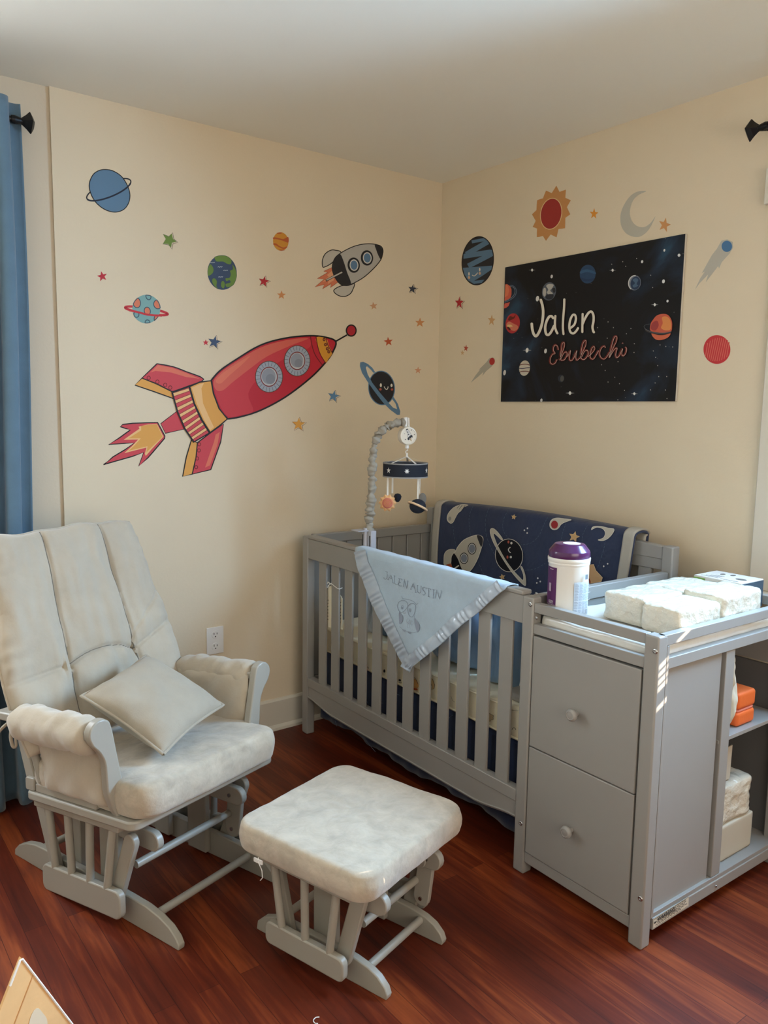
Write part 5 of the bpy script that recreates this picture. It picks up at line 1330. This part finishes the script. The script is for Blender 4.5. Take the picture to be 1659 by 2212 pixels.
def cushion_box(name, x0, x1, y0, y1, z0, z1, rc, rz, f, parent, m, amp=0.004, crown=0.012, seed=0, fr=9, xs=None, label=None):
    """thick box cushion with soft edges; outline rounded by rc, edge by rz"""
    out = rrect(x0, y0, x1, y1, rc, 8); P = []
    for i, q in enumerate(out):
        nx = out[(i+1)%len(out)]; d = math.hypot(nx[0]-q[0], nx[1]-q[1]); k_ = max(1, int(d/0.014))
        for k in range(k_): P.append((q[0]+(nx[0]-q[0])*k/k_, q[1]+(nx[1]-q[1])*k/k_))
    cx, cy = (x0+x1)/2, (y0+y1)/2; N = len(P); rings = []; mb = MB(); off = Vector((seed, seed*2.3, seed*.7))
    def sc(ins): # inset outline
        kx = 1-2*ins/(x1-x0); ky = 1-2*ins/(y1-y0); return [(cx+(x-cx)*kx, cy+(y-cy)*ky) for x, y in P]
    lv = []
    for k in range(6): a = R(-90+90*k/5); lv.append((rz*(1-math.cos(a)), z0+rz+rz*math.sin(a), 0))
    for k in range(1, 6): lv.append((-0.004*math.sin(PI*k/6), z0+rz+(z1-z0-2*rz)*k/6, 0))
    for k in range(6): a = R(90*k/5); lv.append((rz*(1-math.cos(a)), z1-rz+rz*math.sin(a), 0))
    half = min(x1-x0, y1-y0)/2
    for k in range(1, 16): ins = rz + (half-rz)*k/16; lv.append((ins, z1+crown*math.sin(PI/2*k/16), 1))
    for ins, z, top_ in lv:
        ring = []
        for (x, y) in sc(ins):
            n1 = noise.noise(Vector((x*fr, y*fr, z*fr))+off); n2 = noise.noise(Vector((x*fr*3.1, y*fr*3.1, z*fr*2))+off)
            d = amp*(n1+0.45*n2)
            if top_: d += 0.0028*math.exp(-((x-cx)**2+(y-cy)**2)/0.006)*noise.noise(Vector((x*48, y*48, seed)))*1.6
            if top_: q = (x, y, z+d)
            else:
                l = math.hypot(x-cx, y-cy); q = (x+(x-cx)/l*d, y+(y-cy)/l*d, z + (d*0.6 if z > (z0+z1)/2 else 0))
            ring.append(mb.bm.verts.new(f(*q)))
        rings.append(ring)
    for a, b in zip(rings, rings[1:]):
        for k in range(N): mb.face([a[k], a[(k+1)%N], b[(k+1)%N], b[k]])
    mb.face(list(reversed(rings[0]))); mb.face(rings[-1])
    return mb.obj(name, m, parent, ang=80, label=label)

def rocker():
    t = thing('glider_rocking_chair', 'grey wooden glider rocking chair with padded beige-grey suede cushions, standing by the blue curtain', 'rocking chair', (-1.826, -0.730, 0), R(18))
    TA = math.tan(R(6.3))
    f = lambda x, y, z: (x, y, z-(y+0.2)*TA)
    ident = lambda x, y, z: (x, y, z)
    for s in (-1, 1):
        X = lambda a: s*a
        pts = capsule((-0.19,0.0765), (0.125,0.0765), 0.083, 8)
        pts = rrect(-0.220, 0.035, 0.152, 0.118, 0.022, 6)
        yz_plank('hanging_board', pts, X(0.226), X(0.248), t, f, 0.004)
        for (yt, yb) in ((0.123,0.097),(0.026,0.015),(-0.079,-0.073),(-0.185,-0.152)):
            dowel('spindle', (X(0.237), yb, 0.112), (X(0.237), yt, 0.302), 0.0115, t, f)
        yz_plank('side_rail', rrect(-0.228, 0.297, 0.176, 0.3245, 0.004, 3), X(0.222), X(0.252), t, f)
        yz_plank('arm_rail', rrect(-0.150, 0.352, 0.142, 0.378, 0.004, 3), X(0.226), X(0.264), t, f)
        yz_plank('corner_block', rrect(0.146, 0.352, 0.192, 0.392, 0.008, 4), X(0.232), X(0.266), t, f)
        # front scroll panel
        sp = [(0.248,0.335),(0.262,0.360),(0.276,0.392),(0.286,0.430),(0.289,0.480),(0.293,0.520),(0.308,0.552),(0.326,0.574),(0.336,0.598),(0.333,0.620),(0.318,0.635),(0.298,0.639),(0.278,0.630),(0.270,0.612),(0.264,0.585),(0.254,0.530),(0.243,0.470),(0.232,0.410),(0.226,0.335)]
        sp = smooth_pts(sp, 3)
        mb = MB().prism([(s*x, z) for x, z in sp], lambda x,z: (x,-0.238,z), lambda x,z: (x,-0.212,z))
        mb.obj('scroll_panel', GREYC, t, bevel=0.004)
        # wooden arm and its far end
        arm = [(-0.215,0.585),(-0.215,0.610),(0.10,0.610),(0.222,0.610),(0.234,0.606),(0.238,0.598),(0.234,0.589),(0.222,0.585)]
        yz_plank('armrest', arm, X(0.268), X(0.332), t, lambda x,y,z: (x, y, z-max(0,(y+0.15))*0.12), 0.006)
        # arm pad
        mb = MB(); n = 26
        def pad(a, b, s=s):
            an = 2*PI*a; y = -0.208+0.348*b
            e = max(0.0, 1-abs(2*b-1)**7)**0.5
            rx, rz = 0.050*(0.80+0.20*e), 0.048*(0.80+0.20*e)
            n_ = 0.0016*math.sin(b*38+3.0*math.sin(an)+s+3*noise.noise(Vector((b*4,s,0))))*abs(math.sin(an*0.5+0.3)) + 0.007*noise.noise(Vector((math.cos(an)*1.3, math.sin(an)*1.3, b*7+s*5)))
            if e < 0.35: rx *= e/0.35*0.5+0.5; rz *= e/0.35*0.5+0.5
            cz = 0.588 - max(0, y+0.15)*0.12
            return (s*(0.302+(rx+n_)*math.cos(an)), y, cz-0.004+(rz+n_)*math.sin(an)*(1.15 if math.sin(an) < 0 else 1.0))
        g = mb.grid(pad, n, 40)
        mb.face([g[i][0] for i in range(n)]); mb.face([g[i][40] for i in range(n)])
        bmesh.ops.remove_doubles(mb.bm, verts=mb.bm.verts, dist=1e-5)
        mb.obj('arm_pad', SUEDE, t, ang=80)
        # fabric side panel with pocket
        mb = MB()
        def panel(a, b, side, s=s):   # a along y, b up
            y0 = -0.210; y1 = 0.080+0.050*b
            y = y0+(y1-y0)*a; z = 0.372+0.228*b - (y+0.2)*TA*1.0
            e = (max(0,1-abs(2*a-1)**6)**0.5)*(max(0,1-abs(2*b-1)**8)**0.5)
            d = 0.014*e*(1+0.5*noise.noise(Vector((y*9, z*9, s+side*2)))) + 0.0035*math.sin(12*(a*1.3+b*0.8)+s)*e
            if side > 0: d += 0.010*e*max(0, 1-abs(b-0.72)*9)*0+0.007*e*(1 if b < 0.70+0.10*(2*a-1)**2 else -0.1)
            return (s*(0.262+side*d*(1.0 if side > 0 else 1.35)), y, z)
        mb.grid(lambda a, b: panel(a, b, 1), 34, 34); mb.grid(lambda a, b: panel(a, b, -1), 34, 34, True)
        bmesh.ops.remove_doubles(mb.bm, verts=mb.bm.verts, dist=0.0006)
        mb.obj('side_cushion', SUEDE, t, ang=80)
        dowel('arm_support', (X(0.256), 0.118, 0.385), (X(0.272), 0.175, 0.600), 0.012, t, f)
        # back post
        mb = MB(); p0, p1 = Vector((0, 0.165, 0.300)), Vector((0, 0.415, 0.985)); d_ = (p1-p0).normalized(); nn = Vector((0, d_.z, -d_.y))
        qs = []
        for (p, wv) in ((p0, 0.024), (p1, 0.018)):
            qs += [p-nn*wv+Vector((X(0.232),0,0)), p-nn*wv+Vector((X(0.256),0,0)), p+nn*wv+Vector((X(0.256),0,0)), p+nn*wv+Vector((X(0.232),0,0))]
        mb.hexa(qs); mb.obj('back_post', GREYC, t, bevel=0.004)
        # base
        run = [(-0.402,0.0),(-0.404,0.014),(-0.392,0.032),(-0.365,0.052),(-0.320,0.068),(-0.270,0.076),(-0.20,0.078),(0.20,0.078),(0.27,0.074),(0.32,0.062),(0.362,0.042),(0.385,0.020),(0.388,0.0)]
        yz_plank('base_runner', run, X(0.178), X(0.200), t, ident, 0.003)
        yz_plank('upright', [(-0.120,0.012),(-0.035,0.012),(-0.035,0.270),(-0.120,0.270)], X(0.156), X(0.177), t, ident)
        yz_plank('upright', [(0.060,0.012),(0.130,0.012),(0.130,0.255),(0.060,0.255)], X(0.156), X(0.177), t, ident)
        yz_plank('pivot_arm', capsule((-0.265,0.252),(0.215,0.238),0.056), X(0.150), X(0.172), t, ident)
        yz_plank('swing_arm', capsule((-0.232,0.262),(-0.158,0.066),0.046), X(0.202), X(0.222), t, ident)
        if s > 0: yz_plank('swing_link', capsule((-0.216,0.120),(-0.228,0.225),0.060), X(0.180), X(0.196), t, ident)
        yz_plank('swing_arm', capsule((0.195,0.235),(0.125,0.050),0.042), X(0.202), X(0.222), t, ident)
        mb = MB()
        mb.lathe([(0,-0.003),(0.006,-0.003),(0.006,0.002),(0,0.002)], (X(0.149), -0.238, 0.250), 14, 'x')
        mb.obj('bolt', STEEL, t, ang=50)
        if s > 0: mb = MB().lathe([(0,-0.003),(0.006,-0.003),(0.006,0.002),(0,0.002)], (X(0.179), -0.216, 0.118), 14, 'x'); mb.obj('bolt', STEEL, t, ang=50)
    # seat frame
    mb = MB().prism(rrect(-0.272, -0.318, 0.272, 0.190, 0.030, 6), lambda x,y: f(x,y,0.325), lambda x,y: f(x,y,0.3515)); mb.obj('seat_frame', GREYC, t, bevel=0.005)
    for (y, z) in ((-0.290,0.052),(-0.205,0.168),(0.270,0.050)): dowel('stretcher', (-0.180,y,z), (0.180,y,z), 0.0115, t)
    mb = MB(); mb.hexa([(-0.232,0.400,0.93),(0.232,0.400,0.93),(0.232,0.418,0.93),(-0.232,0.418,0.93),(-0.232,0.418,0.99),(0.232,0.418,0.99),(0.232,0.436,0.99),(-0.232,0.436,0.99)]); mb.obj('back_rail', GREYC, t, bevel=0.004)
    # seat cushion
    cushion_box('seat_cushion', -0.262, 0.262, -0.352, 0.180, 0.352, 0.452, 0.060, 0.019, f, t, SUEDE2, 0.0050, 0.006, 3, 10)
    # back cushion
    rc = R(22); ct, st = math.cos(rc), math.sin(rc)
    def bp(x, h, d):   # x across, h up the back, d out of the front face
        return (x, 0.135+h*st-d*ct, 0.430+h*ct+d*st)
    HT = 0.665
    def halfw(b):
        return 0.290 + 0.022*math.sin(PI*min(1,b*1.6)) - 0.028*max(0,(b-0.45)/0.55)**1.2
    def seam(x, h):    # depth of stitched channels
        xs1 = -0.117+0.030*(h/HT); xs2 = 0.142-0.018*(h/HT)
        archh = 0.222+0.032*max(-1, 1-((x-0.0125)/0.128)**2)
        d = 0; k = 0
        up = h > archh
        for xs in (xs1, xs2):
            if h > 0.03: d += math.exp(-((x-xs)/0.0055)**2)*1.0; k += math.exp(-((x-xs)/0.035)**2)*0.55
        if xs1 < x < xs2:
            dd = abs(h-archh)
            d += math.exp(-(dd/0.0055)**2); k += math.exp(-(dd/0.03)**2)*0.5
        for (sx, xe, y0, y1) in ((-1,-0.13,0.225,0.215),(1,0.14,0.225,0.29)):
            if (x-xe)*sx > 0:
                tt = min(1,(x-xe)*sx/0.16); hh = y0+(y1-y0)*tt
                d += 0.75*math.exp(-((h-hh)/0.006)**2)*(1-0.3*tt); k += 0.45*math.exp(-((h-hh)/0.03)**2)
        if x > 0.14:
            hh = 0.235+(x-0.14)*0.9; d += 0.5*math.exp(-((h-hh-0.04)/0.006)**2)
        return min(d,1.2), min(k,1.1)
    mb = MB()
    def bf(a, b, side):
        h = HT*b; x = (2*a-1)*halfw(b); h2 = h
        e = (max(0,1-abs(2*a-1)**14)**0.5)*(max(0,1-abs(2*b-1)**18)**0.5)
        if side > 0:
            d, k = seam(x, h)
            z = e*(0.046-0.012*d-0.024*k) + e*0.010*noise.noise(Vector((x*10, h*7, 2.0))) + e*0.007*noise.noise(Vector((x*30, h*10, 5.0)))
            edge = abs(2*a-1)
            z += 0.0035*e*math.sin(h*85+3*math.sin(h*22))*max(0, edge-0.72)*3.5
        else: z = -e*0.045
        hh = h2 + 0.005*math.sin((2*a-1)*4.2+0.4)*b**6 + 0.003*math.sin(a*23)*b**10
        return bp(x, hh, z+0.012)
    mb.grid(lambda a, b: bf(a, b, 1), 150, 150); mb.grid(lambda a, b: bf(a, b, -1), 30, 30, True)
    bc = mb.obj('back_cushion', SUEDE, t, ang=85)
    # stitched seams
    def surf(x, h):
        b = h/HT; a = (x/halfw(b)+1)/2; return bf(a, b, 1)
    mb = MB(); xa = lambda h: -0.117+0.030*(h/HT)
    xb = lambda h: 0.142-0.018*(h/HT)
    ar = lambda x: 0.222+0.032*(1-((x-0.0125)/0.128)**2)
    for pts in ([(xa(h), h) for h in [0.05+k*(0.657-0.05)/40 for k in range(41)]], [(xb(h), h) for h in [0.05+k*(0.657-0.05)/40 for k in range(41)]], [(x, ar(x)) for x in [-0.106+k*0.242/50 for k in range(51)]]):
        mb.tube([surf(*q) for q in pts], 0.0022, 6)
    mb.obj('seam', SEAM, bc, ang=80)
    # piping round the back cushion
    mb = MB(); rim = [bf(0, k/40, 1) for k in range(41)]+[bf(k/40, 1, 1) for k in range(1, 41)]+[bf(1, 1-k/40, 1) for k in range(1, 41)]
    mb.tube(rim, 0.0042, 8); mb.obj('piping', SUEDE, bc, ang=80)
    # tie ribbons at the back left
    base = Vector((-0.268, 0.205, 0.520))
    mb = MB()
    for path in ([(0,0,0),(-0.018,0.012,0.000),(-0.036,0.022,-0.012),(-0.050,0.030,-0.030)], [(0,0,0),(-0.014,0.012,-0.012),(-0.020,0.016,-0.045),(-0.016,0.014,-0.078),(-0.008,0.010,-0.076),(-0.010,0.012,-0.040)]):
        c_ = [base+Vector(q) for q in smooth_pts(path, 6, False)]
        rr = [0.0032+0.0018*math.sin(PI*i/len(c_)) for i in range(len(c_))]
        mb.tube(c_, rr, 8)
    mb.obj('tie_ribbon', SUEDE, t, ang=80)
    mb = MB(); mb.tube([Vector((0.30,0.02,0.47)), Vector((0.312,0.0,0.44)), Vector((0.318,-0.02,0.42)), Vector((0.300,-0.04,0.40))], 0.003, 6); mb.obj('tie_ribbon', SUEDE, t, ang=80)
    return t
chair = rocker()

# throw pillow lying corner-down across the seat
def pillow():
    Mz = Matrix.Rotation(R(18), 3, 'Z'); O = Vector((-1.826, -0.730, 0))
    B, Rr, Lf = Vector((-0.127,-0.262,0.478)), Vector((0.173,-0.187,0.512)), Vector((-0.205,-0.006,0.612))
    T = Lf+Rr-B+Vector((-0.012,0.0,0.0))
    up = (Rr-B).cross(Lf-B).normalized()
    if up.z < 0: up = -up
    mb = MB()
    def pt(a, b, side):
        p = B*(1-a)*(1-b) + Rr*a*(1-b) + Lf*(1-a)*b + T*a*b
        x, y = 2*a-1, 2*b-1
        c = (B+T)/2; pull = 1-0.075*((1-x*x)*y**4+(1-y*y)*x**4)*1.0
        p = c+(p-c)*pull
        e = (max(0,1-abs(x)**2.6)**0.5)*(max(0,1-abs(y)**2.6)**0.5)
        n_ = 0.009*noise.noise(Vector((x*2.4, y*2.4, side)))*e**0.5 + 0.003*math.sin(9*(x+y))*e*(1-e)
        return Mz @ (p + up*(side*0.060*e + n_ + 0.010) + Vector((0,0,0.004))) + O
    mb.grid(lambda a, b: pt(a, b, 1), 46, 46); mb.grid(lambda a, b: pt(a, b, -1), 46, 46, True)
    bmesh.ops.remove_doubles(mb.bm, verts=mb.bm.verts, dist=0.0005)
    o = solo(mb.obj('throw_pillow', PILLOW, ang=80), 'square taupe throw pillow with piping lying on the rocking chair seat', 'pillow')
    bs = Vector(o.location); n = 30
    rim = [pt(k/n,0,0) for k in range(n)]+[pt(1,k/n,0) for k in range(n)]+[pt(1-k/n,1,0) for k in range(n)]+[pt(0,1-k/n,0) for k in range(n+1)]
    mb = MB().tube([p-bs for p in rim], 0.0048, 8, cap=False); mb.obj('piping', PILLOW, o, ang=80)
pillow()

def ottoman():
    t = thing('glider_ottoman', 'grey wooden glider ottoman with thick beige-grey suede cushion in front of the crib', 'footstool', (-1.484, -1.384, 0), R(16.5))
    ident = lambda x, y, z: (x, y, z)
    for s in (-1, 1):
        X = lambda a: s*a
        yz_plank('hanging_board', rrect(-0.140, 0.034, 0.128, 0.097, 0.018, 6), X(0.174), X(0.196), t, ident, 0.004)
        for (yt, yb) in ((0.104,0.076),(-0.003,-0.006),(-0.110,-0.088)): dowel('spindle', (X(0.185), yb, 0.092), (X(0.185), yt, 0.268), 0.0108, t)
        yz_plank('side_rail', rrect(-0.163, 0.262, 0.150, 0.286, 0.003, 3), X(0.170), X(0.200), t, ident)
        run = [(-0.232,0.0),(-0.236,0.012),(-0.228,0.030),(-0.205,0.050),(-0.175,0.062),(-0.13,0.069),(-0.08,0.071),(0.10,0.071),(0.15,0.064),(0.19,0.048),(0.214,0.026),(0.218,0.0)]
        yz_plank('base_runner', run, X(0.118), X(0.139), t, ident, 0.003)
        yz_plank('upright', [(-0.052,0.010),(0.026,0.010),(0.026,0.270),(-0.052,0.270)], X(0.098), X(0.117), t, ident)
        yz_plank('pivot_arm', capsule((-0.165,0.240),(0.150,0.240),0.050), X(0.092), X(0.097), t, ident)
        yz_plank('pivot_block', capsule((-0.196,0.238),(-0.165,0.238),0.058), X(0.112), X(0.134), t, ident)
        yz_plank('swing_arm', capsule((-0.158,0.254),(-0.108,0.070),0.044), X(0.142), X(0.160), t, ident)
        if s > 0: yz_plank('swing_link', capsule((-0.160,0.112),(-0.172,0.215),0.050), X(0.119), X(0.134), t, ident)
        yz_plank('swing_arm', capsule((0.128,0.250),(0.082,0.066),0.040), X(0.142), X(0.160), t, ident)
        mb = MB()
        mb.lathe([(0,-0.003),(0.0055,-0.003),(0.0055,0.002),(0,0.002)], (X(0.111), -0.180, 0.236), 14, 'x')
        mb.obj('bolt', STEEL, t, ang=50)
        if s > 0: mb = MB().lathe([(0,-0.003),(0.0055,-0.003),(0.0055,0.002),(0,0.002)], (X(0.118), -0.160, 0.110), 14, 'x'); mb.obj('bolt', STEEL, t, ang=50)
    for (y, z) in ((-0.160,0.046),(-0.142,0.158),(0.150,0.046)): dowel('stretcher', (-0.120,y,z), (0.120,y,z), 0.0108, t)
    mb = MB().prism(rrect(-0.200,-0.170,0.200,0.160,0.010,3), lambda x,y: (x,y,0.272), lambda x,y: (x,y,0.290)); mb.obj('top_board', GREYC, t, bevel=0.002)
    cushion_box('cushion', -0.232, 0.230, -0.236, 0.212, 0.288, 0.366, 0.052, 0.015, ident, t, SUEDE2, 0.0034, 0.004, 11, 9)
    mb = MB().tube([Vector((-0.232,0.115,0.296)), Vector((-0.237,0.108,0.284)), Vector((-0.234,0.100,0.266)), Vector((-0.238,0.094,0.250)), Vector((-0.236,0.104,0.238))], 0.0013, 5)
    mb.box((-0.236,0.098,0.282),(-0.232,0.128,0.292)); mb.obj('loose_thread', WHITEP, t, label='loose white thread and torn tag')
ottoman()

# ------------------------------------------------------------------ curtain and curtain rods
def curtain():
    mb = MB(); x0, x1 = -2.46, -1.952
    def f(a, b):    # a across, b down
        z = 2.455-b*(2.455-0.012)
        gather = 1-0.06*b
        x = x1+(x0-x1)*a*(1.0)+0.006*math.sin(b*7)
        if b < 0.05: x += 0.008*(1-b/0.05)*0
        ph = 2*PI*a*5.1+0.9
        y = -0.088+0.036*math.sin(ph)*(0.95+0.05*math.sin(b*9))+0.007*math.sin(ph*2.3+b*5)*b
        x += 0.020*math.sin(2*ph)*0.5 - 0.016*b*(1-a)
        y += 0.010*noise.noise(Vector((a*7, b*2.2, 0)))
        return (x, y, z)
    mb.grid(f, 150, 60)
    o = mb.obj('curtain', CURT, ang=80)
    md = o.modifiers.new('thickness', 'SOLIDIFY'); md.thickness = 0.003
    solo(o, 'long slate blue curtain at the left edge, gathered in vertical folds behind the rocking chair', 'curtain')
curtain()
def rod(name, label, finial, direction, length, wallpt, brackets):
    """finial = world point of the finial's base on the rod axis; direction = unit vector pointing out of the end"""
    t = thing(name, label, 'curtain rod', finial)
    d = Vector(direction)
    mb = MB().tube([Vector((0,0,0)), -d*length], 0.0095, 16); mb.obj('pole', BLACK, t, ang=50)
    q = d.to_track_quat('Z', 'X').to_matrix().to_4x4() 
    mb = MB().lathe([(0.0,-0.030),(0.013,-0.030),(0.0145,-0.020),(0.012,-0.008),(0.010,0.0),(0.0105,0.004)], (0,0,0), 16)
    pr = [(0.010,0.0),(0.014,0.006),(0.024,0.018),(0.035,0.028),(0.035,0.031),(0.018,0.040),(0.0,0.044)]
    mb.lathe(pr, (0,0,0), 4)
    mb.obj('finial', BLACK, t, smooth=False, xf=q)
    for s in brackets:
        p = -d*s; wl = Vector(wallpt)
        mb = MB().tube([p+Vector((0,0,-0.012)), p+wl+Vector((0,0,-0.012))], 0.005, 8); mb.box((p.x+wl.x-0.012, p.y+wl.y-0.012, -0.045), (p.x+wl.x+0.012, p.y+wl.y+0.012, 0.02)) if False else None
        c = p+wl*0.97
        mb.box((c.x-(0.003 if abs(wl.x) > 0.01 else 0.011), c.y-(0.003 if abs(wl.y) > 0.01 else 0.011), -0.05), (c.x+(0.003 if abs(wl.x) > 0.01 else 0.011), c.y+(0.003 if abs(wl.y) > 0.01 else 0.011), 0.02))
        mb.lathe([(0,-0.012),(0.014,-0.012),(0.014,-0.004),(0,-0.004)], (p.x,p.y,0), 14)
        mb.obj('bracket', BLACK, t, ang=40)
rod('curtain_rod', 'black curtain rod with flared square finial carrying the blue curtain, left edge', (-1.948, -0.088, 2.392), (1,0,0), 1.35, (0, 0.098, 0), (0.25, 1.2))
rod('curtain_rod', 'black curtain rod with flared square finial at the upper right edge above the window', (-0.080, -1.640, 2.370), (0,1,0), 1.20, (0.080, 0, 0), (0.030, 1.10))

# ------------------------------------------------------------------ open cardboard panel, bottom left corner
def cardboard():
    A = Vector((-2.3515, -1.536, 0.400)); dl = Vector((-0.045,-0.015,-0.085)).normalized(); dr = Vector((0.100,0.036,-0.218)).normalized()
    n = dl.cross(dr).normalized()
    if n.dot(CAMP-A) < 0: n = -n
    t = None
    W1, W2 = 0.34, 0.40
    pts3 = [A, A+dl*W1, A+dl*W1+dr*W2, A+dr*W2]
    lo = min(p.z for p in pts3)
    mb = MB(); th = 0.006
    mb.hexa([p-n*th for p in pts3]+[p for p in pts3])
    card = mat('kraft_cardboard', (232,186,128), 0.85, noise_amt=0.05, noise_scale=20, bump=0.15, bump_scale=80)
    for v in mb.bm.verts: v.co.z -= 0
    o = mb.obj('cardboard_sheet', card, smooth=False, bevel=0.0005)
    solo(o, 'corner of a tan cardboard sheet with a tape patch, bottom left of the room', 'cardboard')
    bs = Vector(o.location)
    mb = MB(); s_ = A-bs
    mb.tube([s_+dl*0.05+n*0.001, s_+dl*0.005+n*0.001, s_+dr*0.005+n*0.001, s_+dr*W2+n*0.001], 0.0022, 6); mb.obj('lit_edge', mat('lit_edge_white', (240,236,228), 0.8), o)  # white strip along the sheet's edge, light on its thickness put into the colour
    mb = MB()
    c = s_+dl*0.055+dr*0.125
    mb.prism(rrect(-0.022,-0.030,0.022,0.035,0.02,5), lambda a,b: c+dl*a+dr*b+n*0.0003, lambda a,b: c+dl*a+dr*b+n*0.0012); mb.obj('tape_patch', mat('tape_patch', (226,208,178), 0.5), o)
    mb = MB(); q = s_+dr*0.055; mb.tube([q+n*0.0004, q+dl*W1+n*0.0004], 0.0014, 5); mb.obj('crease', mat('kraft_crease', (206,152,98), 0.9), o)
cardboard()

# ------------------------------------------------------------------ bits on the floor
def floor_pt(px, py, z=0.0015): return ray_plane(px, py, Vector((0,0,z)), Vector((0,0,1)))
mb = MB().tube([floor_pt(*q) for q in smooth_pts([(690,2197),(682,2198),(677,2204),(680,2210),(687,2211)], 4, False)], 0.0012, 5)
solo(mb.obj('thread', WHITEP), 'tiny curled white thread on the floor at the bottom of the picture', 'thread')
